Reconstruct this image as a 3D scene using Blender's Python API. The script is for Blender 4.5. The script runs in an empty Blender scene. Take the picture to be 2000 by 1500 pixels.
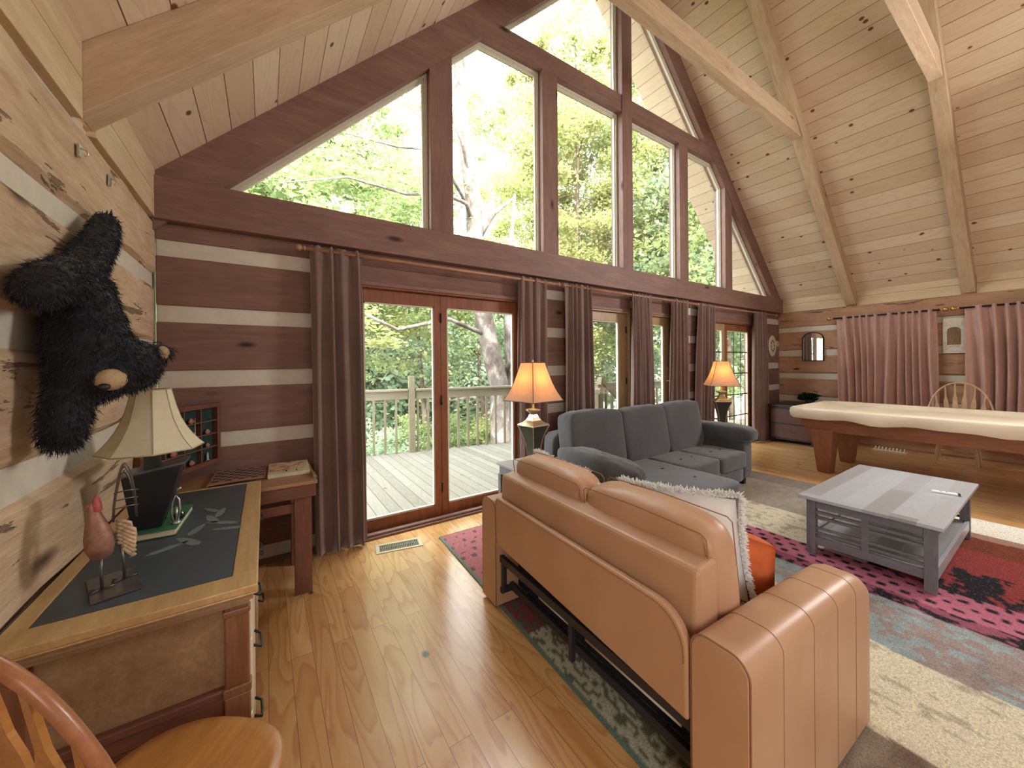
import bpy, math, random
import numpy as np
from mathutils import Vector, Matrix

random.seed(7)
RNG = np.random.default_rng(11)
scene = bpy.context.scene
COL = scene.collection

# ------------------------------------------------------------------ camera
CAM_YAW, CAM_PITCH, CAM_ROLL = 0.5808, -0.0036, -0.0093
cam_data = bpy.data.cameras.new('camera')
cam_data.sensor_fit = 'HORIZONTAL'
cam_data.sensor_width = 36.0
cam_data.lens = 36.0 * 727.3 / 2000.0
cam_data.shift_x = 0.0025
cam_data.shift_y = -0.01845
cam_data.clip_start = 0.05
cam_data.clip_end = 400
cam = bpy.data.objects.new('camera', cam_data)
COL.objects.link(cam)
_f = Vector((math.sin(CAM_YAW) * math.cos(CAM_PITCH), math.cos(CAM_YAW) * math.cos(CAM_PITCH), math.sin(CAM_PITCH)))
_r = Vector((math.cos(CAM_YAW), -math.sin(CAM_YAW), 0))
_u = _r.cross(_f)
_c, _s = math.cos(CAM_ROLL), math.sin(CAM_ROLL)
_R, _U = _c * _r + _s * _u, -_s * _r + _c * _u
cam.matrix_world = Matrix(((_R.x, _U.x, -_f.x, 0), (_R.y, _U.y, -_f.y, 0), (_R.z, _U.z, -_f.z, 1.5), (0, 0, 0, 1)))
scene.camera = cam

# ------------------------------------------------------------------ world, sun, exposure
scene.view_settings.view_transform = 'Standard'
scene.view_settings.look = 'None'
scene.view_settings.gamma = 1.0
scene.view_settings.use_curve_mapping = False
scene.view_settings.exposure = 0.97
scene.cycles.use_denoising = True
scene.cycles.max_bounces = 10
scene.cycles.diffuse_bounces = 5
scene.cycles.glossy_bounces = 3
scene.cycles.transmission_bounces = 4
scene.cycles.transparent_max_bounces = 12
scene.cycles.caustics_reflective = False
scene.cycles.caustics_refractive = False
scene.cycles.sample_clamp_indirect = 6.0

WORLD_STRENGTH = 10.0
world = bpy.data.worlds.new('world')
scene.world = world
world.use_nodes = True
wn = world.node_tree
wn.nodes.clear()
w_out = wn.nodes.new('ShaderNodeOutputWorld')
w_bg = wn.nodes.new('ShaderNodeBackground')
w_bg.inputs['Color'].default_value = (0.93, 0.96, 1.0, 1)
w_bg.inputs['Strength'].default_value = WORLD_STRENGTH
wn.links.new(w_bg.outputs[0], w_out.inputs[0])

sun_data = bpy.data.lights.new('sun', 'SUN')
sun_data.energy = 10.0
sun_data.angle = math.radians(1.2)
sun_data.color = (1.0, 0.93, 0.8)
sun = bpy.data.objects.new('sun', sun_data)
COL.objects.link(sun)
sun.rotation_euler = Vector((0.25, 0.72, -0.65)).to_track_quat('-Z', 'Y').to_euler()


def area_light(name, loc, direction, sx, sy, power, color=(1, 1, 1), portal=False):
    d = bpy.data.lights.new(name, 'AREA')
    d.shape = 'RECTANGLE'
    d.size, d.size_y, d.energy, d.color = sx, sy, power, color
    if portal:
        d.cycles.is_portal = True
    o = bpy.data.objects.new(name, d)
    COL.objects.link(o)
    o.location = loc
    o.rotation_euler = Vector(direction).to_track_quat('-Z', 'Y').to_euler()
    return o


# portals only steer the sampling of the sky through the big gable opening
area_light('window_portal', (4.1, 3.60, 3.6), (0, -1, 0), 8.8, 4.6, 1, portal=True)
area_light('door_portal', (4.1, 3.60, 1.1), (0, -1, 0), 8.8, 2.2, 1, portal=True)
# area lights below are added fill
area_light('rear_fill_light', (5.0, -4.6, 1.9), (0.1, 1, -0.1), 6.0, 2.4, 26, (1.0, 0.98, 0.95))
area_light('right_fill_light', (7.1, -0.75, 3.42), (-1, 0.12, -0.22), 1.2, 0.9, 105, (1.0, 0.97, 0.93))
area_light('left_fill_light', (-0.42, -1.9, 1.7), (1, 0.18, -0.12), 1.7, 1.2, 34, (1.0, 0.98, 0.95))
area_light('upward_fill_light', (2.6, -2.2, 1.9), (0.25, 0.35, 1), 3.0, 2.0, 14, (1.0, 0.97, 0.93))


# ------------------------------------------------------------------ mesh helpers
def link(o, parent=None):
    COL.objects.link(o)
    if parent is not None:
        o.parent = parent
    return o


class MB:
    def __init__(self):
        self.v, self.f, self.m, self.s = [], [], [], []

    def add(self, vs, fs, mat=0, smooth=False, M=None):
        b = len(self.v)
        if M is not None:
            vs = [tuple(M @ Vector(p)) for p in vs]
        self.v.extend([tuple(p) for p in vs])
        for f in fs:
            self.f.append(tuple(b + i for i in f))
            self.m.append(mat)
            self.s.append(smooth)
        return self

    def box(self, x0, x1, y0, y1, z0, z1, mat=0, M=None):
        vs = [(x0, y0, z0), (x1, y0, z0), (x1, y1, z0), (x0, y1, z0), (x0, y0, z1), (x1, y0, z1), (x1, y1, z1), (x0, y1, z1)]
        return self.add(vs, [(3, 2, 1, 0), (4, 5, 6, 7), (0, 1, 5, 4), (1, 2, 6, 5), (2, 3, 7, 6), (3, 0, 4, 7)], mat, False, M)

    def prism(self, poly, a, b, axis='y', mat=0, M=None, smooth=False):
        """poly: 2-D points; extruded from a to b along axis (x: poly=(y,z), y: poly=(x,z), z: poly=(x,y))."""
        def P(p, t):
            return {'x': (t, p[0], p[1]), 'y': (p[0], t, p[1]), 'z': (p[0], p[1], t)}[axis]
        n = len(poly)
        vs = [P(p, a) for p in poly] + [P(p, b) for p in poly]
        fs = [tuple(range(n))[::-1], tuple(range(n, 2 * n))] + [(i, (i + 1) % n, n + (i + 1) % n, n + i) for i in range(n)]
        return self.add(vs, fs, mat, smooth, M)

    def tube(self, path, r, n=10, mat=0, cap=True, M=None, square=False):
        path = [Vector(p) for p in path]
        rs = r if isinstance(r, (list, tuple)) else [r] * len(path)
        vs, fs = [], []
        t0 = (path[1] - path[0]).normalized()
        ref = Vector((0, 0, 1)) if abs(t0.z) < 0.9 else Vector((1, 0, 0))
        u = t0.cross(ref).normalized()
        for i, p in enumerate(path):
            if i == 0:
                t = (path[1] - path[0])
            elif i == len(path) - 1:
                t = (path[-1] - path[-2])
            else:
                t = (path[i + 1] - path[i - 1])
            t.normalize()
            u = (u - t * u.dot(t))
            if u.length < 1e-6:
                u = t.orthogonal()
            u.normalize()
            w = t.cross(u)
            for k in range(n):
                a = 2 * math.pi * (k + (0.5 if square else 0)) / n
                vs.append(tuple(p + (u * math.cos(a) + w * math.sin(a)) * rs[i]))
        L = len(path)
        for i in range(L - 1):
            for k in range(n):
                k2 = (k + 1) % n
                fs.append((i * n + k, i * n + k2, (i + 1) * n + k2, (i + 1) * n + k))
        if cap:
            fs.append(tuple(range(n))[::-1])
            fs.append(tuple((L - 1) * n + k for k in range(n)))
        return self.add(vs, fs, mat, n > 5, M)

    def lathe(self, prof, n=24, mat=0, M=None, phase=0.0, sx=1.0, sy=1.0, smooth=True, cap=True):
        vs, fs = [], []
        for (r, z) in prof:
            for k in range(n):
                a = 2 * math.pi * k / n + phase
                vs.append((r * math.cos(a) * sx, r * math.sin(a) * sy, z))
        for i in range(len(prof) - 1):
            for k in range(n):
                k2 = (k + 1) % n
                fs.append((i * n + k, i * n + k2, (i + 1) * n + k2, (i + 1) * n + k))
        if cap:
            fs.append(tuple(range(n))[::-1])
            fs.append(tuple((len(prof) - 1) * n + k for k in range(n)))
        return self.add(vs, fs, mat, smooth, M)

    def grid(self, fn, nu, nv, mat=0, smooth=True, M=None, close_u=False):
        vs = [fn(i / (nu if close_u else nu - 1) if True else 0, j / (nv - 1)) for j in range(nv) for i in range(nu)]
        fs = []
        for j in range(nv - 1):
            for i in range(nu if close_u else nu - 1):
                i2 = (i + 1) % nu
                fs.append((j * nu + i, j * nu + i2, (j + 1) * nu + i2, (j + 1) * nu + i))
        return self.add(vs, fs, mat, smooth, M)

    def build(self, name, mats, parent=None, bevel=0.0, seg=2, sub=0, solid=0.0, smooth=None, loc=None, rot=None, weld=False):
        me = bpy.data.meshes.new(name)
        me.from_pydata(self.v, [], self.f)
        if not isinstance(mats, (list, tuple)):
            mats = [mats]
        for m in mats:
            me.materials.append(m)
        me.polygons.foreach_set('material_index', self.m)
        sm = self.s if smooth is None else [smooth] * len(self.f)
        me.polygons.foreach_set('use_smooth', sm)
        me.update()
        o = bpy.data.objects.new(name, me)
        link(o, parent)
        if loc is not None:
            o.location = loc
        if rot is not None:
            o.rotation_euler = rot
        if weld:
            w = o.modifiers.new('weld', 'WELD')
            w.merge_threshold = 0.0005
        if solid:
            md = o.modifiers.new('solid', 'SOLIDIFY')
            md.thickness = solid
            md.offset = 0
        if bevel:
            md = o.modifiers.new('bevel', 'BEVEL')
            md.width = bevel
            md.segments = seg
            md.limit_method = 'ANGLE'
            md.angle_limit = math.radians(40)
        if sub:
            md = o.modifiers.new('sub', 'SUBSURF')
            md.levels = md.render_levels = sub
        return o


def tag(o, label=None, cat=None, group=None, kind=None):
    if label:
        o['label'] = label
    if cat:
        o['category'] = cat
    if group:
        o['group'] = group
    if kind:
        o['kind'] = kind
    return o


def thing(name, label, cat, loc=(0, 0, 0), rotz=0.0, group=None):
    o = bpy.data.objects.new(name, None)
    o.empty_display_size = 0.1
    COL.objects.link(o)
    o.location = loc
    o.rotation_euler = (0, 0, rotz)
    return tag(o, label, cat, group)


def struct(o, label=None):
    return tag(o, label, None, None, 'structure')


def copy_tree(o, parent=None):
    c = o.copy()
    COL.objects.link(c)
    if parent is not None:
        c.parent = parent
    for ch in list(o.children):
        copy_tree(ch, c)
    return c


def cushion(x0, x1, y0, y1, z0, z1, puff=0.25, n=12, seed=0, wrinkle=0.0, ex=5.0, pinch=0.0):
    """A stuffed rounded block: superellipsoid-like cushion with a seam."""
    mb = MB()
    cx, cy, cz = (x0 + x1) / 2, (y0 + y1) / 2, (z0 + z1) / 2
    hx, hy, hz = (x1 - x0) / 2, (y1 - y0) / 2, (z1 - z0) / 2
    r = random.Random(seed)
    ph = [r.uniform(0, 6.28) for _ in range(6)]
    vs, idx, fs = [], {}, []

    def V(i, j, k):
        key = (i, j, k)
        if key in idx:
            return idx[key]
        p = [2 * i / n - 1, 2 * j / n - 1, 2 * k / n - 1]
        m = (abs(p[0]) ** ex + abs(p[1]) ** ex + abs(p[2]) ** ex) ** (1 / ex)
        mm = max(abs(p[0]), abs(p[1]), abs(p[2]))
        q = [c * mm / m for c in p]
        # bulge the faces
        b = [1 + puff * 0.5 * (1 - q[1] ** 2) * (1 - q[2] ** 2), 1 + puff * 0.5 * (1 - q[0] ** 2) * (1 - q[2] ** 2), 1 + puff * (1 - q[0] ** 2) * (1 - q[1] ** 2)]
        w = wrinkle * (math.sin(9 * q[0] + ph[0]) * math.sin(7 * q[1] + ph[1]) + 0.6 * math.sin(15 * q[1] + 5 * q[0] + ph[2]))
        idx[key] = len(vs)
        vs.append((cx + hx * q[0] * b[0], cy + hy * q[1] * b[1] , cz + hz * q[2] * b[2] + w))
        return idx[key]
    R = range(n)
    for a in R:
        for b in R:
            fs += [(V(a, b, 0), V(a, b + 1, 0), V(a + 1, b + 1, 0), V(a + 1, b, 0)),
                   (V(a, b, n), V(a + 1, b, n), V(a + 1, b + 1, n), V(a, b + 1, n)),
                   (V(a, 0, b), V(a + 1, 0, b), V(a + 1, 0, b + 1), V(a, 0, b + 1)),
                   (V(a, n, b), V(a, n, b + 1), V(a + 1, n, b + 1), V(a + 1, n, b)),
                   (V(0, a, b), V(0, a, b + 1), V(0, a + 1, b + 1), V(0, a + 1, b)),
                   (V(n, a, b), V(n, a + 1, b), V(n, a + 1, b + 1), V(n, a, b + 1))]
    mb.add(vs, fs, 0, True)
    return mb


# ------------------------------------------------------------------ material helpers
def srgb(r, g, b):
    def c(x):
        x /= 255.0
        return x / 12.92 if x <= 0.04045 else ((x + 0.055) / 1.055) ** 2.4
    return (c(r), c(g), c(b), 1)


class NT:
    def __init__(self, name):
        self.mat = bpy.data.materials.new(name)
        self.mat.use_nodes = True
        self.t = self.mat.node_tree
        self.t.nodes.clear()
        self.out = self.t.nodes.new('ShaderNodeOutputMaterial')

    def n(self, kind, **kw):
        nd = self.t.nodes.new(kind)
        for k, v in kw.items():
            if k in nd.inputs.keys() if not k.startswith('_') else False:
                nd.inputs[k].default_value = v
            else:
                setattr(nd, k.lstrip('_'), v)
        return nd

    def l(self, a, b):
        self.t.links.new(a, b)

    def coords(self, scale=(1, 1, 1), rot=(0, 0, 0), loc=(0, 0, 0), kind='Object'):
        tc = self.n('ShaderNodeTexCoord')
        mp = self.n('ShaderNodeMapping')
        mp.inputs['Scale'].default_value = scale
        mp.inputs['Rotation'].default_value = rot
        mp.inputs['Location'].default_value = loc
        self.l(tc.outputs[kind], mp.inputs[0])
        return mp.outputs[0]

    def noise(self, vec, scale, detail=3.0, rough=0.5, dist=0.0):
        nd = self.n('ShaderNodeTexNoise')
        nd.inputs['Scale'].default_value = scale
        nd.inputs['Detail'].default_value = detail
        nd.inputs['Roughness'].default_value = rough
        nd.inputs['Distortion'].default_value = dist
        self.l(vec, nd.inputs['Vector'])
        return nd.outputs['Fac']

    def ramp(self, fac, stops, interp='LINEAR'):
        nd = self.n('ShaderNodeValToRGB')
        cr = nd.color_ramp
        cr.interpolation = interp
        while len(cr.elements) < len(stops):
            cr.elements.new(0.5)
        for e, (p, c) in zip(cr.elements, stops):
            e.position = p
            e.color = c if len(c) == 4 else (*c, 1)
        self.l(fac, nd.inputs[0])
        return nd.outputs[0]

    def mix(self, fac, a, b, mode='MIX'):
        nd = self.n('ShaderNodeMix')
        nd.data_type = 'RGBA'
        nd.blend_type = mode
        ins = [s for s in nd.inputs if s.enabled]
        for s, val in zip((nd.inputs[0], nd.inputs[6], nd.inputs[7]), (fac, a, b)):
            if hasattr(val, 'links') or isinstance(val, bpy.types.NodeSocket):
                self.l(val, s)
            else:
                s.default_value = val
        return nd.outputs[2]

    def math(self, op, a, b=None, clamp=False):
        nd = self.n('ShaderNodeMath')
        nd.operation = op
        nd.use_clamp = clamp
        for s, val in zip(nd.inputs, (a, b)):
            if val is None:
                continue
            if isinstance(val, bpy.types.NodeSocket):
                self.l(val, s)
            else:
                s.default_value = val
        return nd.outputs[0]

    def principled(self, color, rough=0.6, spec=0.4, metallic=0.0, bump=None, bump_s=0.3, bump_d=0.01, coat=0.0, sheen=0.0, emission=None, em_strength=0.0, transmission=0.0, subsurf=0.0):
        p = self.n('ShaderNodeBsdfPrincipled')
        for key, val in (('Base Color', color), ('Roughness', rough), ('Metallic', metallic), ('Specular IOR Level', spec), ('Coat Weight', coat), ('Sheen Weight', sheen), ('Transmission Weight', transmission)):
            s = p.inputs[key]
            if isinstance(val, bpy.types.NodeSocket):
                self.l(val, s)
            else:
                s.default_value = val
        if coat:
            p.inputs['Coat Roughness'].default_value = 0.2
        if bump is not None:
            b = self.n('ShaderNodeBump')
            b.inputs['Strength'].default_value = bump_s
            b.inputs['Distance'].default_value = bump_d
            self.l(bump, b.inputs['Height'])
            self.l(b.outputs[0], p.inputs['Normal'])
        if emission is not None:
            p.inputs['Emission Color'].default_value = emission
            p.inputs['Emission Strength'].default_value = em_strength
        self.l(p.outputs[0], self.out.inputs[0])
        return self.mat


def plain(name, col, rough=0.6, spec=0.4, metallic=0.0, noise_amt=0.0, noise_scale=20, bump_s=0.0, coat=0.0, sheen=0.0):
    t = NT(name)
    v = t.coords()
    nz = t.noise(v, noise_scale, 4, 0.6)
    dark = tuple(c * (1 - noise_amt) for c in col[:3]) + (1,)
    lite = tuple(min(1, c * (1 + noise_amt)) for c in col[:3]) + (1,)
    c = t.ramp(nz, [(0.3, dark), (0.7, lite)])
    return t.principled(c, rough, spec, metallic, nz if bump_s else None, bump_s, 0.004, coat, sheen)


def wood(name, light, dark, axis='x', scale=1.0, rough=0.5, spec=0.4, knots=0.0, knot_col=None, bump_s=0.15, blotch=0.25, coat=0.0, grain=1.0, cracks=False):
    """Grain running along one object axis; knots and blotches are part of the wood."""
    t = NT(name)
    st = {'x': (0.12, 1, 1), 'y': (1, 0.12, 1), 'z': (1, 1, 0.12)}[axis]
    v = t.coords(tuple(c * scale for c in st))
    fine = t.noise(v, 60, 4, 0.65, 0.3)
    mid = t.noise(v, 9, 5, 0.6, 1.2)
    big = t.noise(t.coords((0.6 * scale,) * 3), 2.2, 3, 0.55)
    g = t.mix(0.45, mid, fine)
    c = t.ramp(g, [(0.32, dark), (0.52, tuple(0.5 * (a + b) for a, b in zip(light, dark))), (0.68, light)])
    if grain < 1:
        c = t.mix(1 - grain, c, tuple(0.5 * (a + b) for a, b in zip(light, dark)))
    bl = t.ramp(big, [(0.3, (1 - blotch, 1 - blotch * 1.1, 1 - blotch * 1.2, 1)), (0.7, (1, 1, 1, 1))])
    c = t.mix(1.0, c, bl, 'MULTIPLY')
    if knots:
        kst = {'x': (1.4, 4, 4), 'y': (4, 1.4, 4), 'z': (4, 4, 1.4)}[axis]
        kv = t.coords(tuple(k * scale for k in kst))
        vo = t.n('ShaderNodeTexVoronoi')
        vo.inputs['Scale'].default_value = knots
        vo.inputs['Randomness'].default_value = 1.0
        t.l(kv, vo.inputs['Vector'])
        kk = t.ramp(vo.outputs['Distance'], [(0.04, (1, 1, 1, 1)), (0.115, (0, 0, 0, 1))])
        c = t.mix(kk, c, knot_col or tuple(x * 0.25 for x in dark[:3]) + (1,))
    h = g
    if cracks:
        cv = t.coords(tuple(c_ * scale for c_ in {'x': (0.7, 5, 5), 'y': (5, 0.7, 5), 'z': (5, 5, 0.7)}[axis]))
        cr = t.noise(cv, 2.6, 5, 0.7, 0.8)
        ck = t.ramp(cr, [(0.362, (1, 1, 1, 1)), (0.385, (0, 0, 0, 1))])
        c = t.mix(t.math('MULTIPLY', ck, 0.75), c, tuple(x * 0.22 for x in dark[:3]) + (1,))
        h = t.math('SUBTRACT', g, t.math('MULTIPLY', ck, 0.8))
    return t.principled(c, rough, spec, 0.0, h, bump_s, 0.01, coat)
# ------------------------------------------------------------------ materials
PINE_L, PINE_D = srgb(222, 190, 146), srgb(184, 142, 98)
M_rafter = wood('rafter_pine', srgb(208, 186, 158), srgb(176, 148, 120), 'x', 1.0, 0.62, 0.25, 1.1, srgb(96, 54, 32), 0.1, 0.12)
M_rafter_y = wood('frieze_pine', srgb(220, 202, 168), srgb(194, 170, 134), 'y', 1.0, 0.62, 0.25, 1.0, srgb(96, 54, 32), 0.1, 0.12)
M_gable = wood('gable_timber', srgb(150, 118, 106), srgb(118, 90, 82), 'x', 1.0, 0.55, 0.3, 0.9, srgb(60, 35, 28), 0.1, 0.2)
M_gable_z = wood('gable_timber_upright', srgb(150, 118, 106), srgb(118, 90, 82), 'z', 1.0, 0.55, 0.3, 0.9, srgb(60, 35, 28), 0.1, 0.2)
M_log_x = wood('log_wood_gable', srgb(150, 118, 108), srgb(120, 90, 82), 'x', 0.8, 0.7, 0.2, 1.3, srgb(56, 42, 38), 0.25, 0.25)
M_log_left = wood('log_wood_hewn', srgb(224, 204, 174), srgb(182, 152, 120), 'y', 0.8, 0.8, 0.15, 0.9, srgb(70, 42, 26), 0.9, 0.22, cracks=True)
M_log_right = wood('log_wood_right', srgb(210, 172, 140), srgb(176, 132, 106), 'y', 0.8, 0.75, 0.15, 1.3, srgb(70, 36, 24), 0.3, 0.35, cracks=True)
M_chink = plain('chinking', srgb(205, 200, 184), 0.9, 0.1, 0, 0.06, 14, 0.15)
M_door = wood('door_wood', srgb(158, 100, 66), srgb(118, 68, 42), 'z', 1.2, 0.4, 0.4, 0, None, 0.05, 0.2)
M_door_tan = wood('door_wood_tan', srgb(186, 160, 118), srgb(150, 118, 82), 'z', 1.2, 0.4, 0.4, 0, None, 0.05, 0.15)
M_stop = plain('window_stop', srgb(206, 200, 182), 0.5, 0.3, 0, 0.05, 30)
M_dark = plain('dark_metal', srgb(38, 34, 34), 0.45, 0.5, 0.4, 0.1)
M_black = plain('black_paint', srgb(26, 26, 28), 0.4, 0.5, 0.0, 0.1)
M_brass = plain('brass', srgb(196, 158, 98), 0.3, 0.5, 0.9, 0.05)
M_silver = plain('silver', srgb(196, 194, 188), 0.3, 0.5, 0.85, 0.08)


def glass_mat():
    t = NT('window_glass')
    tr = t.n('ShaderNodeBsdfTransparent')
    tr.inputs[0].default_value = (0.97, 0.985, 0.975, 1)
    gl = t.n('ShaderNodeBsdfGlossy')
    gl.inputs['Roughness'].default_value = 0.02
    fr = t.n('ShaderNodeFresnel')
    fr.inputs['IOR'].default_value = 1.45
    f2 = t.math('MULTIPLY', fr.outputs[0], 0.3)
    mx = t.n('ShaderNodeMixShader')
    t.l(f2, mx.inputs[0])
    t.l(tr.outputs[0], mx.inputs[1])
    t.l(gl.outputs[0], mx.inputs[2])
    t.l(mx.outputs[0], t.out.inputs[0])
    return t.mat


M_glass = glass_mat()


def plank_mat(name, cols, board_w, board_l, axis='y', seam=0.003, seam_col=(0.05, 0.03, 0.02, 1), rough=0.5, spec=0.4, coat=0.0, knots=1.0, knot_col=None, ring=0.5, bump_s=0.2, grain_amt=0.5, seam_soft=0.1, ring_col=None, knot_r=0.035):
    """Boards running along an axis of the object, each with its own shade and grain."""
    t = NT(name)
    rot = (0, 0, -math.pi / 2) if axis == 'y' else (0, 0, 0)
    base = t.coords((1, 1, 1), rot)
    br = t.n('ShaderNodeTexBrick')
    br.offset = 0.37
    br.offset_frequency = 2
    br.squash = 1.0
    br.inputs['Color1'].default_value = (0, 0, 0, 1)
    br.inputs['Color2'].default_value = (1, 1, 1, 1)
    br.inputs['Mortar'].default_value = (0.5, 0.5, 0.5, 1)
    br.inputs['Scale'].default_value = 1.0
    br.inputs['Mortar Size'].default_value = seam
    br.inputs['Mortar Smooth'].default_value = seam_soft
    br.inputs['Bias'].default_value = 0.0
    br.inputs['Brick Width'].default_value = board_l
    br.inputs['Row Height'].default_value = board_w
    t.l(base, br.inputs['Vector'])
    # per-board offset so grain does not run on across seams
    sep = t.n('ShaderNodeSeparateXYZ')
    t.l(base, sep.inputs[0])
    off = t.math('MULTIPLY', br.outputs['Color'], 7.3)
    cmb = t.n('ShaderNodeCombineXYZ')
    t.l(t.math('ADD', t.math('MULTIPLY', sep.outputs[0], 0.16), off), cmb.inputs[0])
    t.l(sep.outputs[1], cmb.inputs[1])
    t.l(off, cmb.inputs[2])
    v = cmb.outputs[0]
    fine = t.noise(v, 90, 3, 0.6)
    warp = t.noise(v, 5.5, 2, 0.45, 0.4)
    rings = t.math('FRACT', t.math('MULTIPLY', warp, 11.0))
    rr = t.ramp(rings, [(0.0, (0, 0, 0, 1)), (0.55, (0.25, 0.25, 0.25, 1)), (0.9, (1, 1, 1, 1)), (1.0, (0, 0, 0, 1))])
    c = t.ramp(br.outputs['Color'], [(0.0, cols[0]), (0.35, cols[1]), (0.7, cols[2]), (1.0, cols[3 % len(cols)])])
    rc = ring_col or tuple(x * 0.5 for x in cols[0][:3]) + (1,)
    c = t.mix(t.math('MULTIPLY', rr, ring), c, rc)
    c = t.mix(t.math('MULTIPLY', t.math('SUBTRACT', 0.62, fine, True), grain_amt), c, rc)
    if knots:
        kc = t.n('ShaderNodeCombineXYZ')
        t.l(t.math('MULTIPLY', sep.outputs[0], 0.75), kc.inputs[0])
        t.l(sep.outputs[1], kc.inputs[1])
        vo = t.n('ShaderNodeTexVoronoi')
        vo.inputs['Scale'].default_value = knots
        t.l(kc.outputs[0], vo.inputs['Vector'])
        kk = t.ramp(vo.outputs['Distance'], [(knot_r, (1, 1, 1, 1)), (knot_r + 0.04, (0, 0, 0, 1))])
        c = t.mix(kk, c, knot_col or (0.05, 0.025, 0.015, 1))
    c = t.mix(br.outputs['Fac'], c, seam_col)
    h = t.math('SUBTRACT', t.math('MULTIPLY', fine, 0.12), br.outputs['Fac'])
    return t.principled(c, rough, spec, 0.0, h, bump_s, 0.006, coat)


M_floor = plank_mat('pine_floor', [srgb(210, 166, 106), srgb(222, 182, 124), srgb(202, 156, 98), srgb(230, 192, 136)], 0.098, 1.35, 'y', 0.0011,
                    srgb(120, 78, 44), 0.3, 0.5, 0.6, 3.1, srgb(50, 26, 14), 0.46, 0.12, 0.35, 0.1, srgb(168, 92, 40))
M_ceil = plank_mat('pine_ceiling', [srgb(206, 186, 160), srgb(216, 198, 172), srgb(198, 176, 150), srgb(220, 204, 180)], 0.197, 7.1, 'y', 0.0035,
                   srgb(110, 74, 50), 0.6, 0.25, 0.0, 5.0, srgb(112, 70, 44), 0.2, 0.25, 0.2, 0.3, srgb(168, 128, 92), 0.075)
M_deck = plank_mat('weathered_deck', [srgb(96, 94, 86), srgb(108, 106, 98), srgb(88, 85, 77), srgb(114, 112, 104)], 0.142, 3.6, 'y', 0.0045,
                   srgb(70, 66, 58), 0.85, 0.1, 0.0, 2.4, srgb(84, 72, 58), 0.15, 0.3, 0.25, 0.1, srgb(140, 130, 112))
M_rail = wood('weathered_rail', srgb(124, 117, 100), srgb(98, 90, 74), 'x', 1.0, 0.85, 0.1, 0.7, srgb(90, 74, 54), 0.2, 0.15)
M_rail_z = wood('weathered_rail_upright', srgb(118, 110, 92), srgb(94, 86, 68), 'z', 1.0, 0.85, 0.1, 0.7, srgb(90, 74, 54), 0.2, 0.15)
# ------------------------------------------------------------------ room shell
XL, XR, YG, YB = -0.606, 8.885, 3.376, -5.0
XC, SL = 4.1134, 0.9803
ZA_GLASS, ZA_CEIL, ZA_RAF = 7.0338, 7.412, 7.1284


def zc(x):
    return ZA_CEIL - SL * abs(x - XC)


def zr(x):
    return ZA_RAF - SL * abs(x - XC)


def zg(x):
    return ZA_GLASS - SL * abs(x - XC)


b = MB()
b.box(XL - 0.2, XR + 0.2, YB - 0.2, YG + 0.16, -0.12, 0)
struct(b.build('floor', M_floor), 'glossy knotty pine plank floor')

LOG_SIDE = [(0, .21), (.32, .66), (.765, 1.108), (1.214, 1.56), (1.668, 2.034), (2.122, 2.478)]
LOG_GABLE = [(0.0, .04), (.14, .47), (.59, .92), (1.03, 1.355), (1.475, 1.805), (1.92, 2.25), (2.362, 2.475)]


def log_wall_y(name, xin, sign, logs, mat, dz=0.0, seed=1):
    """Wall along y whose room face is at x=xin; sign=+1 when the room lies on +x."""
    mb = MB()
    r = random.Random(seed)
    mb.box(min(xin - sign * 0.02, xin - sign * 0.22), max(xin - sign * 0.02, xin - sign * 0.22), YB, YG + 0.15, 0, 2.5 + dz, 1)
    for (z0, z1) in logs:
        z0 = max(0, z0 + dz if z0 > 0 else 0)
        z1 += dz
        ny = 60
        a = [r.uniform(0, 6.28) for _ in range(4)]
        rows = [(0.0, z0), (1.0, z0 + 0.025), (1.0, (z0 + z1) / 2), (1.0, z1 - 0.025), (0.0, z1)]
        vs, fs = [], []
        for j, (d, z) in enumerate(rows):
            for i in range(ny + 1):
                y = YB + (YG - YB) * i / ny
                w = 0.006 * math.sin(y * 5.1 + a[0] + j) + 0.005 * math.sin(y * 11.3 + a[1] * (j + 1))
                dz2 = 0.006 * math.sin(y * 3.3 + a[2]) if j in (0, 4) and z > 0.01 else 0
                vs.append((xin - sign * 0.021 + sign * (0.02 * d + w * d), y, z + dz2))
        for j in range(len(rows) - 1):
            for i in range(ny):
                q = (j * (ny + 1) + i, j * (ny + 1) + i + 1, (j + 1) * (ny + 1) + i + 1, (j + 1) * (ny + 1) + i)
                fs.append(q if sign < 0 else q[::-1])
        mb.add(vs, fs, 0, False)
    return struct(mb.build(name, [mat, M_chink]))


log_wall_y('wall_left', XL, 1, LOG_SIDE, M_log_left, 0, 3)
log_wall_y('wall_right', XR, -1, LOG_SIDE, M_log_right, 0.045, 4)
tag(bpy.data.objects['wall_left'], 'hewn log wall with pale chinking beside the desk')
tag(bpy.data.objects['wall_right'], 'log wall with pale chinking behind the pool table')
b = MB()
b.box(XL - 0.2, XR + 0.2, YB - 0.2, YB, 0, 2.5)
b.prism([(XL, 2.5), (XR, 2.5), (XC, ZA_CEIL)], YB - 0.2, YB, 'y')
struct(b.build('wall_back', M_log_x))

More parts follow.
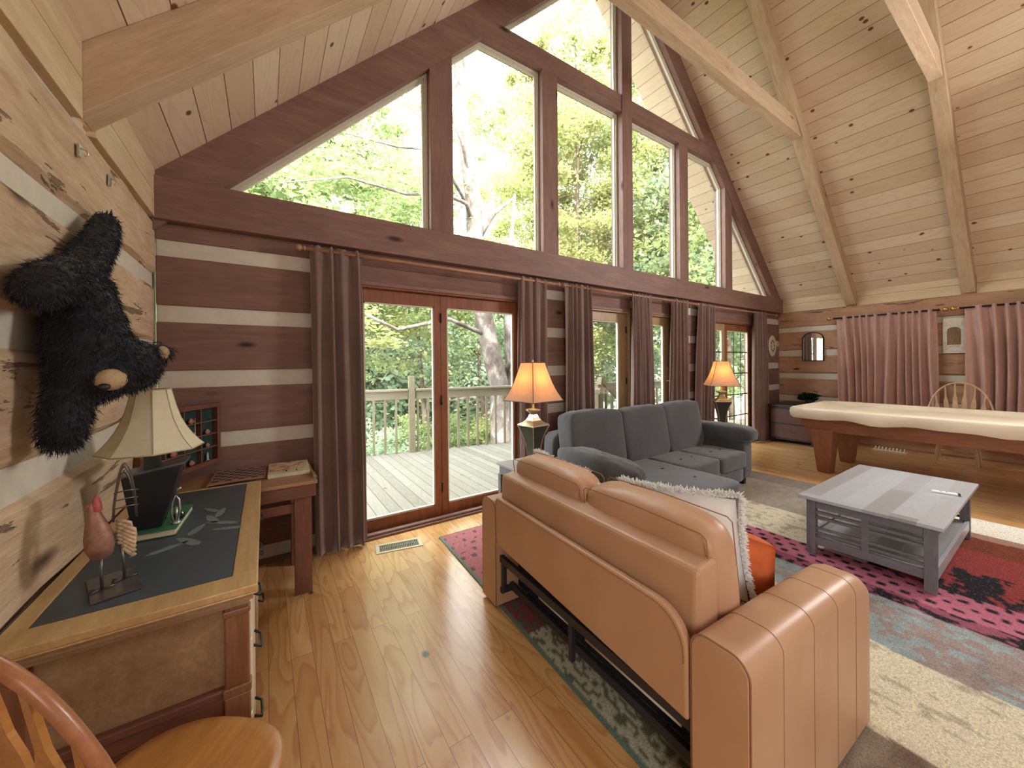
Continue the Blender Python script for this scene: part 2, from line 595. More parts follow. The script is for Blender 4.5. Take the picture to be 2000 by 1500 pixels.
# gable log wall: segments left between the doors
DOORS = [(0.60, 2.41), (3.28, 4.22), (4.36, 5.28), (5.93, 7.78)]
segs, x = [], XL
for (a, c) in DOORS:
    segs.append((x, a))
    x = c
segs.append((x, XR))
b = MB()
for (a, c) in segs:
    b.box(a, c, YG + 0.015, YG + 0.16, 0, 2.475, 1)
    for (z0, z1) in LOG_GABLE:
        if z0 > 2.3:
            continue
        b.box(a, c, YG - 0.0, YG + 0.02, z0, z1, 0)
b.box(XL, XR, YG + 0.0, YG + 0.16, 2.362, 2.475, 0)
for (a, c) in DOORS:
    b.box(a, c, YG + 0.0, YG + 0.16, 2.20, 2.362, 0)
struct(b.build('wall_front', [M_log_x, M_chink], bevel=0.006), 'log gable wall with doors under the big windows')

# ceilings (local x runs up the slope, y along the boards)
ANG = math.atan(SL)
SLOPE_LEN = (XC - XL + 0.5) / math.cos(ANG)
for sgn, nm in ((1, 'ceiling'), (-1, 'ceiling')):
    mb = MB()
    mb.box(-0.7, (XC - XL) / math.cos(ANG) + 0.05, YB - 0.2, 4.12, 0.0, 0.12)
    o = struct(mb.build(nm, M_ceil), 'pine board ceiling slope above the ' + ('desk side' if sgn > 0 else 'pool table side'))
    if sgn > 0:
        o.location = (XL, 0, zc(XL))
        o.rotation_euler = (0, -ANG, 0)
    else:
        o.location = (XR, 0, zc(XR))
        o.matrix_world = Matrix.Translation((XR, 0, zc(XR))) @ Matrix(((-math.cos(ANG), 0, math.sin(ANG), 0), (0, 1, 0, 0), (math.sin(ANG), 0, math.cos(ANG), 0), (0, 0, 0, 1)))


# rafters: local x along the slope
trim_n = [0]


def trim(mb, mat, label=None, **kw):
    trim_n[0] += 1
    o = mb.build('trim_%d' % trim_n[0], mat, **kw)
    return struct(o, label)


def rafter(y0, y1, side):
    L = (XC - XL) / math.cos(ANG)
    dep = (ZA_CEIL - ZA_RAF) * math.cos(ANG)
    mb = MB()
    # end cut vertical at the wall, mitred at the ridge
    mb.prism([(0 - dep * math.tan(ANG) * 0.0, 0), (L + 0.0, 0), (L + dep * math.tan(ANG) * 0.99, dep), (0.0, dep)], y0, y1, 'y')
    M = Matrix.Translation((XL, 0, zr(XL))) @ Matrix.Rotation(-ANG, 4, 'Y')
    o = trim(mb, M_rafter, 'pine rafter under the ceiling', bevel=0.004)
    if side > 0:
        o.matrix_world = M
    else:
        o.matrix_world = Matrix(((-1, 0, 0, 2 * XC), (0, 1, 0, 0), (0, 0, 1, 0), (0, 0, 0, 1))) @ M
    return o


RAFT = [2.164, 0.82, -0.524, -1.868, -3.212]
for y in RAFT:
    for side in (1, -1):
        rafter(y, y + 0.14, side)
    mb = MB()
    xt = XC - (ZA_RAF - 4.96) / SL - 0.2
    mb.prism([(xt + 0.02, 4.74), (2 * XC - xt - 0.02, 4.74), (2 * XC - xt - 0.22, 4.96), (xt + 0.22, 4.96)], y + 0.012, y + 0.128, 'y')
    trim(mb, M_rafter, 'horizontal collar tie between rafters', bevel=0.004)

# frieze boards between rafter feet above the top logs
ys = [YB] + sorted(RAFT) + [YG]
for i in range(len(ys) - 1):
    y0 = ys[i] + (0.14 if i > 0 else 0)
    y1 = ys[i + 1]
    for sgn, xw in ((1, XL), (-1, XR)):
        mb = MB()
        for (z0, z1) in ((2.485, 2.64), (2.643, 2.80)):
            xa, xb = (xw - 0.03, xw + 0.012) if sgn > 0 else (xw - 0.012, xw + 0.03)
            mb.box(xa, xb, y0 + 0.002, y1 - 0.002, z0, z1)
        trim(mb, M_rafter_y, 'pale frieze board between rafter feet', bevel=0.003)

# gable framing
YF0, YF1 = YG - 0.05, YG + 0.14
ZB = 2.7598
TR0, TR1 = 4.855, 5.078
P1, P2, P3 = 0.1012, (1.2206, 1.4449), (2.5657, 2.7927)
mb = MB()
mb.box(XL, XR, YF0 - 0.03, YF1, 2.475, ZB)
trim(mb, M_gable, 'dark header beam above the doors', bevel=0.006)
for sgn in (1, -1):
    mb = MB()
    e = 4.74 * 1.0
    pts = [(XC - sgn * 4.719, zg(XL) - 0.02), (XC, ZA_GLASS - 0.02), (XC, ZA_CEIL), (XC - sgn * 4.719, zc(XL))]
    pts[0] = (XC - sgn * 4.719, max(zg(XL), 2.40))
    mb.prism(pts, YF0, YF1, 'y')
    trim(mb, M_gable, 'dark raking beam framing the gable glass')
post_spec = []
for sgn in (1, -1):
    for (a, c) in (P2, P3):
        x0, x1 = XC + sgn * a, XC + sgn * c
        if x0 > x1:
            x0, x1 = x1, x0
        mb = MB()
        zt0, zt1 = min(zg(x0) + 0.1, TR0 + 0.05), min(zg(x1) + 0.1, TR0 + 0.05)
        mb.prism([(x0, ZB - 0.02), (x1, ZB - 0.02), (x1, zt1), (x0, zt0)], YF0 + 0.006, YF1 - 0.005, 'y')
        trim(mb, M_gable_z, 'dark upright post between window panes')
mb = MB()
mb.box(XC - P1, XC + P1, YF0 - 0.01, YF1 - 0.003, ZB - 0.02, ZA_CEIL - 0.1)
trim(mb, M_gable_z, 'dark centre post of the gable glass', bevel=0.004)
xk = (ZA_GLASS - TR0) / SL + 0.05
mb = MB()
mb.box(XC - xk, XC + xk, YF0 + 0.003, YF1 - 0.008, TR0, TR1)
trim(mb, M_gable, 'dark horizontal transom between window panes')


# windows
def inset(poly, d):
    n = len(poly)
    cx = sum(p[0] for p in poly) / n
    cy = sum(p[1] for p in poly) / n
    ls = []
    for i in range(n):
        a, c = poly[i], poly[(i + 1) % n]
        dx, dy = c[0] - a[0], c[1] - a[1]
        L = math.hypot(dx, dy)
        nx, ny = -dy / L, dx / L
        if (cx - a[0]) * nx + (cy - a[1]) * ny < 0:
            nx, ny = -nx, -ny
        ls.append((nx, ny, nx * a[0] + ny * a[1] + d))
    out = []
    for i in range(n):
        a, c = ls[i - 1], ls[i]
        det = a[0] * c[1] - a[1] * c[0]
        out.append(((a[2] * c[1] - a[1] * c[2]) / det, (a[0] * c[2] - a[2] * c[0]) / det))
    return out


def frame_poly(mb, poly, d, y0, y1, mat=0):
    inn = inset(poly, d)
    n = len(poly)
    vs = [(p[0], y0, p[1]) for p in poly] + [(p[0], y0, p[1]) for p in inn] + [(p[0], y1, p[1]) for p in poly] + [(p[0], y1, p[1]) for p in inn]
    fs = []
    for i in range(n):
        j = (i + 1) % n
        fs += [(i, j, n + j, n + i), (2 * n + i, 3 * n + i, 3 * n + j, 2 * n + j), (n + i, n + j, 3 * n + j, 3 * n + i), (i, 2 * n + i, 2 * n + j, j)]
    mb.add(vs, fs, mat)
    return inn


def gw(d):
    return XC - d, XC + d


def gz(d):
    return ZA_GLASS - SL * abs(d)


dxt = (ZA_GLASS - ZB) / SL
dk = (ZA_GLASS - TR0) / SL
dm = (ZA_GLASS - TR1) / SL
panes = []
for s in (-1, 1):
    panes += [
        ([(s * dxt, ZB), (s * P3[1], ZB), (s * P3[1], gz(P3[1]))], 'triangular corner pane of the gable window'),
        ([(s * P3[0], ZB), (s * P2[1], ZB), (s * P2[1], TR0), (s * dk, TR0), (s * P3[0], gz(P3[0]))], 'five sided gable pane below the rake'),
        ([(s * P2[0], ZB), (s * P1, ZB), (s * P1, TR0), (s * P2[0], TR0)], 'tall upright gable pane beside the centre post'),
        ([(s * dm, TR1), (s * P1, TR1), (s * P1, gz(P1))], 'upper triangular gable pane under the ridge')]
for i, (pl, lb) in enumerate(panes):
    pl = [(XC + p[0], p[1]) for p in pl]
    w = bpy.data.objects.new('window_%d' % (i + 1), None)
    COL.objects.link(w)
    struct(w, lb)
    mb = MB()
    inn = frame_poly(mb, pl, 0.03, YG + 0.03, YG + 0.07)
    frame_poly(mb, inn, 0.016, YG + 0.045, YG + 0.075)
    mb.build('window_frame', M_stop, w)
    mb = MB()
    mb.prism(inset(pl, 0.02), YG + 0.056, YG + 0.062, 'y')
    mb.build('pane', M_glass, w)


# doors in the gable wall
def leaf(parent, x0, x1, g0, g1, mat, z0=0.02, z1=2.17, gz0=0.135, gz1=2.055, y0=YG + 0.03, y1=YG + 0.075, grid=None, name='door_leaf'):
    mb = MB()
    mb.box(x0, g0, y0, y1, z0, z1)
    mb.box(g1, x1, y0, y1, z0, z1)
    mb.box(g0, g1, y0, y1, z0, gz0)
    mb.box(g0, g1, y0, y1, gz1, z1)
    lf = mb.build(name, mat, parent, bevel=0.004)
    mb = MB()
    for (a, c, e, f_) in ((g0, g0 + .012, gz0, gz1), (g1 - .012, g1, gz0, gz1), (g0, g1, gz0, gz0 + .012), (g0, g1, gz1 - .012, gz1)):
        mb.box(a, c, y0 + 0.008, y1 - 0.008, e, f_)
    mb.build('glazing_bead', M_stop, lf)
    mb = MB()
    mb.box(g0, g1, (y0 + y1) / 2 - 0.003, (y0 + y1) / 2 + 0.003, gz0, gz1)
    mb.build('pane', M_glass, lf)
    if grid:
        nx, nz = grid
        mb = MB()
        for k in range(1, nx):
            xx = g0 + (g1 - g0) * k / nx
            mb.box(xx - .008, xx + .008, y0 + .012, y0 + .02, gz0, gz1)
        for k in range(1, nz):
            zz = gz0 + (gz1 - gz0) * k / nz
            mb.box(g0, g1, y0 + .011, y0 + .019, zz - .009, zz + .009)
        mb.build('muntin_grid', M_dark, lf)
    return lf


def door_set(n, a, c, leaves, mat, label, jamb=0.05):
    d = bpy.data.objects.new('door_%d' % n, None)
    COL.objects.link(d)
    struct(d, label)
    mb = MB()
    mb.box(a, a + jamb, YG - 0.015, YG + 0.15, 0, 2.2)
    mb.box(c - jamb, c, YG - 0.015, YG + 0.15, 0, 2.2)
    mb.box(a + jamb, c - jamb, YG - 0.015, YG + 0.15, 2.172, 2.2)
    mb.build('door_frame', mat, d, bevel=0.004)
    mb = MB()
    mb.box(a - 0.08, c + 0.08, YG - 0.028, YG - 0.001, 2.19, 2.225)
    mb.build('head_trim', M_gable, d, bevel=0.004)
    mb = MB()
    mb.box(a, c, YG - 0.07, YG + 0.14, 0.001, 0.02)
    mb.box(a, c, YG - 0.05, YG + 0.0, 0.02, 0.04)
    mb.build('threshold', M_gable, d, bevel=0.004)
    for lf in leaves:
        lf(d)
    return d


def hinge(parent, x, z):
    mb = MB()
    mb.tube([(x, YG + 0.02, z - 0.045), (x, YG + 0.02, z + 0.045)], 0.008, 8)
    mb.build('hinge', M_dark, parent)


def d1(d):
    l1 = leaf(d, 0.655, 1.434, 0.72, 1.368, M_door)
    l2 = leaf(d, 1.436, 2.36, 1.503, 2.29, M_door)
    for z in (0.3, 1.15, 1.95):
        hinge(l2, 1.435, z)


def d2(d):
    l = leaf(d, 3.335, 4.165, 3.44, 4.01, M_door_tan)
    for z in (0.3, 1.25, 1.95):
        hinge(l, 4.15, z)


def d3(d):
    l = leaf(d, 4.415, 5.225, 4.52, 5.01, M_door_tan)
    mb = MB()
    M0 = Matrix.Translation((5.09, YG + 0.03, 1.22)) @ Matrix.Rotation(math.pi / 2, 4, 'X')
    mb.lathe([(0.03, 0), (0.03, 0.012), (0.012, 0.016), (0.01, 0.04), (0.024, 0.05), (0.026, 0.065), (0.0, 0.075)], 16, 0, M0, cap=False)
    mb.build('door_knob', M_brass, l)
    mb = MB()
    M1 = Matrix.Translation((5.09, YG + 0.03, 1.40)) @ Matrix.Rotation(math.pi / 2, 4, 'X')
    mb.lathe([(0.028, 0), (0.028, 0.014), (0.02, 0.02), (0.0, 0.02)], 16, 0, M1, cap=False)
    mb.build('deadbolt', M_brass, l)


def d4(d):
    leaf(d, 5.98, 6.78, 6.06, 6.70, M_door_tan, grid=(2, 5))
    leaf(d, 6.782, 7.73, 6.865, 7.63, M_door, grid=(3, 5))


door_set(1, *DOORS[0], [d1], M_door, 'double glass door onto the deck nearest the desk')
door_set(2, *DOORS[1], [d2], M_door_tan, 'tan glass door behind the first cushion of the grey sofa')
door_set(3, *DOORS[2], [d3], M_door_tan, 'tan glass door with brass knob')
door_set(4, *DOORS[3], [d4], M_door, 'glass doors with dark grid behind the far table lamp')

# baseboards
mb = MB()
mb.box(XL, XL + 0.03, YB, YG, 0, 0.03)
# ------------------------------------------------------------------ outdoors: deck, railing, woods
DZ = -0.13
b = MB()
b.prism([(-1.5, YG + 0.17), (12.0, YG + 0.17), (12.0, 5.08), (-1.5, 7.58)], DZ - 0.05, DZ, 'z')
deck = b.build('deck_floor', M_deck)
tag(deck, 'weathered grey board deck outside the glass doors', None, None, 'structure')


def leaf_mat(name, c1, c2, trans):
    t = NT(name)
    g = t.n('ShaderNodeNewGeometry')
    v = t.coords()
    nz = t.noise(v, 1.3, 3, 0.6)
    c = t.ramp(t.math('ADD', t.math('MULTIPLY', g.outputs['Random Per Island'], 0.6), t.math('MULTIPLY', nz, 0.5)), [(0.15, c1), (0.9, c2)])
    d = t.n('ShaderNodeBsdfDiffuse')
    t.l(c, d.inputs[0])
    tr = t.n('ShaderNodeBsdfTranslucent')
    t.l(t.mix(0.5, c, trans), tr.inputs[0])
    mx = t.n('ShaderNodeMixShader')
    mx.inputs[0].default_value = 0.5
    t.l(d.outputs[0], mx.inputs[1])
    t.l(tr.outputs[0], mx.inputs[2])
    t.l(mx.outputs[0], t.out.inputs[0])
    return t.mat


M_leaf_a = leaf_mat('leaf_green', srgb(98, 116, 76), srgb(144, 156, 108), srgb(158, 172, 110))
M_leaf_b = leaf_mat('leaf_yellow_green', srgb(128, 136, 86), srgb(166, 168, 116), srgb(172, 178, 112))
M_leaf_c = leaf_mat('leaf_haze_green', srgb(116, 134, 108), srgb(162, 178, 148), srgb(168, 188, 146))  # paled to paint distance haze into the leaf colour
t = NT('pale_bark')
v = t.coords((1, 1, 0.6))
nz = t.noise(v, 4.0, 4, 0.6, 0.6)
nf = t.noise(t.coords((1, 1, 0.4)), 26, 4, 0.7)
c = t.ramp(nz, [(0.4, srgb(70, 61, 56)), (0.52, srgb(98, 91, 85)), (0.68, srgb(150, 144, 137))])
c = t.mix(t.ramp(nf, [(0.4, (0.5, 0.5, 0.5, 1)), (0.6, (0, 0, 0, 1))]), c, srgb(110, 94, 86))
M_bark = t.principled(c, 0.9, 0.1, 0, nf, 0.5, 0.02)
M_bark2 = plain('dark_bark', srgb(92, 80, 70), 0.95, 0.1, 0, 0.3, 8, 0.4)
M_ground = plain('leaf_litter_ground', srgb(120, 118, 102), 0.95, 0.1, 0, 0.35, 1.5, 0.3)


def ground_h(x, y):
    d = math.hypot(x - 3, y)
    h = -3.0 - 0.02 * y + 0.5 * math.sin(x * .3) * math.sin(y * .25)
    if y > 16:
        h += (y - 16) * 0.16
    return h


b = MB()
b.grid(lambda u, v: (-50 + 150 * u, 3.6 + 90 * v, ground_h(-50 + 150 * u, 3.6 + 90 * v)), 60, 50)
tag(b.build('ground', M_ground), 'sloping wooded ground below the deck', None, None, 'structure')


def leaf_mesh(name, n_leaf, n_clu, size, mat, rad=(1, 1, 1), spread=0.16, seed=0, shell=0.35):
    """A canopy of individual pointed leaves gathered on twigs inside an ellipsoid of unit radii."""
    rg = np.random.default_rng(seed)
    d = rg.normal(size=(n_clu, 3))
    d /= np.linalg.norm(d, axis=1)[:, None]
    rr = (shell + (1 - shell) * rg.random(n_clu) ** 0.7)[:, None]
    cl = d * rr * np.array(rad)
    w = rg.random(n_clu) ** 1.5 + 0.15
    ci = rg.choice(n_clu, n_leaf, p=w / w.sum())
    sp = spread * (0.5 + rg.random(n_clu))[ci][:, None]
    p = cl[ci] + rg.normal(size=(n_leaf, 3)) * sp * np.array([1, 1, 0.55])
    a = rg.normal(size=(n_leaf, 3))
    a[:, 2] *= 0.6
    a /= np.linalg.norm(a, axis=1)[:, None]
    bb = np.cross(a, rg.normal(size=(n_leaf, 3)))
    bb /= np.linalg.norm(bb, axis=1)[:, None]
    s = size * (0.6 + 0.8 * rg.random(n_leaf))[:, None]
    v = np.empty((n_leaf, 4, 3))
    v[:, 0] = p - a * s * 0.6
    v[:, 1] = p + bb * s * 0.38
    v[:, 2] = p + a * s * 0.75
    v[:, 3] = p - bb * s * 0.38
    me = bpy.data.meshes.new(name)
    me.vertices.add(n_leaf * 4)
    me.vertices.foreach_set('co', v.reshape(-1).astype(np.float32))
    me.loops.add(n_leaf * 4)
    me.loops.foreach_set('vertex_index', np.arange(n_leaf * 4, dtype=np.int32))
    me.polygons.add(n_leaf)
    me.polygons.foreach_set('loop_start', np.arange(0, n_leaf * 4, 4, dtype=np.int32))
    me.polygons.foreach_set('loop_total', np.full(n_leaf, 4, dtype=np.int32))
    me.materials.append(mat)
    me.update()
    me.validate()
    return me


def tree(x, y, h, cr, ch, cz, me, label, group=None, trunk_r=0.14, bark=None, seed=0, lean=0.0):
    gz = ground_h(x, y)
    tr_ = thing('deciduous_tree', label, 'tree', (x, y, gz), 0, group)
    r = random.Random(seed)
    H = h - gz
    mb = MB()
    path, rad = [], []
    ph = r.uniform(0, 6)
    for i in range(9):
        f = i / 8
        path.append((lean * f * H * 0.2 + 0.18 * math.sin(ph + f * 5), 0.15 * math.cos(ph + f * 4), -0.2 + f * (H - ch * 0.25)))
        rad.append(trunk_r * (1.15 - 0.85 * f))
    mb.tube(path, rad, 8)
    mb.build('trunk', bark or M_bark2, tr_)
    mb = MB()
    for k in range(9):
        f = 0.35 + 0.6 * k / 9
        i = int(f * 8)
        p = Vector(path[i])
        a = r.uniform(0, 6.28)
        L = cr * r.uniform(0.6, 1.0)
        q = [p + Vector((math.cos(a) * L * s_, math.sin(a) * L * s_, L * 0.45 * s_ + 0.15 * math.sin(7 * s_))) for s_ in (0, .25, .5, .75, 1)]
        mb.tube(q, [trunk_r * .3, trunk_r * .22, trunk_r * .16, trunk_r * .1, trunk_r * .04], 6)
    mb.tube(path[2:], [trunk_r * .2] * 7, 6)
    mb.build('branches', bark or M_bark2, tr_)
    if cr < 4:
        me = canopy(me.materials[0], 'near_leaves', ch / cr, int(13000 * ch / cr), 190, 0.036, 0.10)
    else:
        me = canopy(me.materials[0], 'far_leaves', ch / cr, 17000, 120, 0.05, 0.13)
    fo = bpy.data.objects.new('foliage', me)
    link(fo, tr_)
    fo.location = (lean * H * 0.15, 0, cz - gz)
    fo.scale = (cr, cr, cr)
    fo.rotation_euler = (0, 0, r.uniform(0, 6.28))
    return tr_


LEAF_CACHE = {}


def canopy(mat, kind, ratio, n_leaf, n_clu, size, spread):
    ratio = round(ratio * 3) / 3
    key = (mat.name, kind, ratio)
    if key not in LEAF_CACHE:
        LEAF_CACHE[key] = leaf_mesh(kind, n_leaf, n_clu, size, mat, (1, 1, ratio), spread, len(LEAF_CACHE) + 60)
    return LEAF_CACHE[key]


LEAF_N = [leaf_mesh('near_leaves_a', 22000, 190, 0.036, M_leaf_a, seed=1, spread=0.09),
          leaf_mesh('near_leaves_b', 22000, 190, 0.036, M_leaf_b, seed=2, spread=0.09),
          leaf_mesh('near_leaves_c', 22000, 190, 0.036, M_leaf_c, seed=3, spread=0.09)]
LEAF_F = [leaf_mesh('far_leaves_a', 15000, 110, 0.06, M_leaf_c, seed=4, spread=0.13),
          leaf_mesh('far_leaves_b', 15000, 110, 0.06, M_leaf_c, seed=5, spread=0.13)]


def az_pos(az_deg, r):
    a = math.radians(az_deg)
    return r * math.sin(a), r * math.cos(a)


# azimuth, distance, top height, canopy radius, canopy half height, canopy centre height, kind
near = [(-10, 11.5, 10.5, 3.0, 5.2, 5.2, 0), (1, 12.0, 10.8, 3.0, 5.2, 5.6, 0), (11, 12.5, 11.6, 2.8, 5.2, 6.4, 0), (20, 14.5, 8.6, 2.8, 4.0, 4.2, 1),
        (29, 14.5, 5.8, 2.8, 2.7, 2.6, 2), (37, 15, 12.5, 2.5, 5.8, 6.8, 1), (43.5, 13.0, 14.5, 2.6, 7.2, 8.0, 1),
        (50, 15.0, 15, 3.0, 7.0, 8.0, 0), (57, 15, 12.5, 3.2, 6.0, 6.4, 2), (64, 13.5, 9.5, 3.0, 4.4, 4.4, 0), (72, 14, 9, 3.2, 4.2, 4.2, 2)]
for i, (az, r_, h, cr, ch, cz, k) in enumerate(near):
    x, y = az_pos(az, r_)
    tree(x, y, h, cr, ch, cz, LEAF_N[k], 'slender leafy tree among the first trees beyond the deck railing', 'trees just beyond the deck', 0.11, None, i)
far = [(-12, 22, 7), (-3, 20, 9), (5, 24, 8), (12, 21, 7), (19, 25, 7), (26, 22, 7), (32, 26, 8), (39, 23, 10), (46, 26, 12), (52, 22, 11), (59, 24, 12), (66, 21, 12), (74, 22, 12)]
for i, (az, r_, h) in enumerate(far):
    x, y = az_pos(az, r_)
    ch = 5.0 if h < 10 else 6.5
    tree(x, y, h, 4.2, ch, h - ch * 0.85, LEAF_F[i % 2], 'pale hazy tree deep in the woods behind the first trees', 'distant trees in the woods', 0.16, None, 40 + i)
# low undergrowth down the slope
for i, (az, r_) in enumerate([(-6, 9.5), (3, 10), (12, 9.8), (22, 11), (34, 11), (42, 11), (50, 12), (58, 13), (66, 13)]):
    x, y = az_pos(az, r_)
    s_ = thing('leafy_shrub', 'low pale green shrub on the slope below the deck railing', 'shrub', (x, y, ground_h(x, y)), 0, 'shrubs on the slope below the deck')
    mb = MB()
    for k in range(5):
        a = k * 1.3
        mb.tube([(0, 0, -0.1), (0.2 * math.cos(a), 0.2 * math.sin(a), 0.8), (0.5 * math.cos(a), 0.5 * math.sin(a), 1.7)], [0.03, 0.02, 0.01], 5)
    mb.build('stem', M_bark2, s_)
    fo = bpy.data.objects.new('foliage', LEAF_N[i % 3])
    link(fo, s_)
    fo.location = (0, 0, 1.7)
    fo.scale = (1.6, 1.6, 1.5)
    fo.rotation_euler = (0, 0, i * 1.1)

# big pale trunk by the railing
tk = thing('tall_pale_tree', 'tall pale barked tree with leaning trunk close behind the deck railing', 'tree', (5.0, 8.0, ground_h(5, 8)))
g0 = ground_h(5, 8)
path = [(0.05, 0, -0.3), (-0.02, 0, -g0 - 0.5), (-0.08, 0, -g0 + 1.0), (-0.32, 0, -g0 + 1.9), (-0.56, 0, -g0 + 3.0), (-0.72, 0, -g0 + 4.3), (-0.74, 0, -g0 + 5.4), (-0.92, 0, -g0 + 6.6),
        (-1.02, 0.1, -g0 + 7.6), (-1.0, 0.2, -g0 + 9.0), (-0.8, 0.3, -g0 + 11)]
mb = MB()
mb.tube(path, [0.34, 0.27, 0.25, 0.235, 0.215, 0.20, 0.20, 0.17, 0.16, 0.13, 0.06], 14)
mb.build('trunk', M_bark, tk)
mb = MB()
P = lambda x, y, z: (x - 5.0, y - 8.0, z - g0)
mb.tube([P(5.05, 8, -.6), P(5.35, 8.1, 1.0), P(5.3, 8.2, 3.2), P(5.6, 8.2, 6)], [0.15, 0.12, 0.09, 0.04], 8)
mb.tube([P(4.28, 8, 4.4), P(4.75, 7.9, 5.2), P(5.3, 7.8, 5.7)], [0.09, 0.06, 0.03], 7)
mb.tube([P(4.25, 8, 4.9), P(3.9, 7.7, 5.2), P(3.2, 7.3, 5.1), P(2.3, 7.0, 4.75), P(1.2, 6.8, 4.7), P(0.2, 6.7, 4.3)], [0.07, 0.05, 0.04, 0.03, 0.02, 0.01], 7)
mb.tube([P(3.9, 7.7, 5.2), P(3.0, 7.2, 5.9), P(2.1, 7.0, 5.6), P(1.2, 6.9, 5.5)], [0.04, 0.035, 0.025, 0.012], 7)
mb.tube([P(4.2, 8, 5.9), P(3.8, 7.7, 6.6), P(3.2, 7.4, 7.3)], [0.06, 0.04, 0.02], 7)
mb.tube([P(4.6, 8, 2.2), P(3.4, 7.6, 2.5), P(2.2, 7.4, 2.2), P(1.2, 7.2, 2.6), P(0.4, 7.2, 3.1)], [0.06, 0.045, 0.035, 0.025, 0.012], 7)
mb.tube([P(4.9, 8, 1.2), P(5.6, 8.0, 1.8), P(6.6, 8.0, 1.9)], [0.07, 0.05, 0.02], 7)
mb.tube([P(4.9, 8, 0.3), P(4.3, 8.2, 0.7), P(3.6, 8.4, 0.6)], [0.05, 0.04, 0.02], 7)
mb.build('branches', M_bark, tk)
fm = []
for (x, y, z, sx, sz, k, s) in ((1.1, 7.4, 5.0, 1.7, 1.3, 0, 0.062), (2.9, 8.3, 5.3, 1.5, 1.0, 0, 0.062), (0.9, 8.0, 2.4, 1.6, 0.9, 1, 0.07), (5.6, 8.6, 4.2, 1.2, 0.9, 1, 0.07), (5.3, 9.2, 8.3, 1.5, 1.2, 0, 0.06)):
    me = leaf_mesh('branch_leaves', 2300, 60, s, (M_leaf_a, M_leaf_b)[k], seed=int(x * 10 + z), spread=0.13, shell=0.1)
    fo = bpy.data.objects.new('foliage', me)
    link(fo, tk)
    fo.location = P(x, y, z)
    fo.scale = (sx, 0.8, sz)

# slender trunks seen through the far doors
for i, (x, y, r_) in enumerate([(9.4, 7.9, 0.16), (12.5, 9.4, 0.14), (16.5, 8.4, 0.15)]):
    g = ground_h(x, y)
    mb = MB()
    mb.tube([(0, 0, -0.3), (0.1, 0, 3), (-0.05, 0, 6), (0.2, 0.1, 12)], [r_ * 1.2, r_, r_ * .8, r_ * .4], 9)
    o = mb.build('bare_tree_trunk', M_bark, loc=(x, y, g))
    tag(o, ('straight pale tree trunk outside the tan glass door', 'thin tree trunk in the woods beyond the knobbed door', 'pale trunk beyond the gridded glass doors')[i], 'tree')

# railing: posts, rails and balusters along a slightly skewed line
rl = thing('deck_railing', 'weathered wooden deck railing with square posts and slim balusters', 'railing', (2.28, 6.81, DZ), math.radians(-10.5))
mb = MB()
mb.box(0.07, 7.2, -0.02, 0.02, 0.99, 1.14)
mb.box(-3.6, -0.07, -0.02, 0.02, 0.99, 1.14)
mb.build('top_rail', M_rail, rl, bevel=0.005)
mb = MB()
mb.box(0.07, 7.2, -0.07, 0.07, 1.142, 1.18)
mb.box(-3.6, -0.07, -0.07, 0.07, 1.142, 1.18)
mb.build('cap_board', M_rail, rl, bevel=0.005)
for x in (0.0, 2.7, 5.4, -2.6):
    mb = MB()
    mb.prism([(x - .055, -.055), (x + .055, -.055), (x + .055, .055), (x - .055, .055)], -0.15, 1.42, 'z')
    mb.build('post', M_rail_z, rl, bevel=0.008)
xs = [-3.4 + 0.195 * k for k in range(55)]
for x in xs:
    if min(abs(x - p) for p in (0, 2.7, 5.4, -2.6)) < 0.09:
        continue
    mb = MB()
    mb.box(x - 0.019, x + 0.019, -0.019, 0.019, -0.15, 0.99)
    mb.build('baluster', M_rail_z, rl)
# stair railing beyond the tan door
sr = thing('stair_railing', 'short stair railing with sloping caps outside the tan glass door', 'railing', (5.35, 5.05, DZ))
for (x, y) in ((0.0, 0.0), (0.42, 0.35)):
    mb = MB()
    mb.box(x - .05, x + .05, y - .05, y + .05, -0.1, 1.22)
    mb.build('post', M_rail_z, sr, bevel=0.006)
mb = MB()
mb.tube([(-0.12, -0.1, 1.08), (0.42, 0.35, 1.30)], 0.06, 4, square=True)
mb.tube([(0.42, 0.35, 1.30), (1.5, 0.35, 0.5)], 0.06, 4, square=True)
mb.build('cap_board', M_rail, sr)
for k in range(5):
    mb = MB()
    xx = 0.6 + 0.17 * k
    mb.box(xx - .018, xx + .018, 0.33, 0.37, -0.6, 1.2 - (xx - .42) * .74)
    mb.build('baluster', M_rail_z, sr)
# ------------------------------------------------------------------ materials for furnishings
M_desk_top = wood('desk_edge_wood', srgb(206, 176, 124), srgb(172, 138, 90), 'y', 1.3, 0.4, 0.4, 0, None, 0.05, 0.12, coat=0.1)
M_desk_body = wood('desk_body_wood', srgb(150, 106, 72), srgb(110, 72, 48), 'z', 1.3, 0.4, 0.4, 0, None, 0.05, 0.2)
M_desk_panel = wood('desk_panel_wood', srgb(176, 150, 116), srgb(136, 108, 80), 'y', 1.0, 0.35, 0.4, 0, None, 0.03, 0.25)
M_blotter = plain('blotter_slate', srgb(66, 74, 80), 0.45, 0.4, 0, 0.08, 30, 0.05)
M_reflection = plain('blotter_reflection', srgb(112, 120, 124), 0.45, 0.4, 0, 0.1, 40)
M_red_wood = wood('red_brown_wood', srgb(136, 92, 74), srgb(98, 62, 50), 'x', 1.2, 0.5, 0.35, 0, None, 0.05, 0.2)
M_red_wood_z = wood('red_brown_wood_upright', srgb(136, 92, 74), srgb(98, 62, 50), 'z', 1.2, 0.5, 0.35, 0, None, 0.05, 0.2)
M_oak = wood('oak_chair', srgb(206, 152, 88), srgb(168, 112, 58), 'y', 1.1, 0.35, 0.45, 0, None, 0.04, 0.18, coat=0.2)
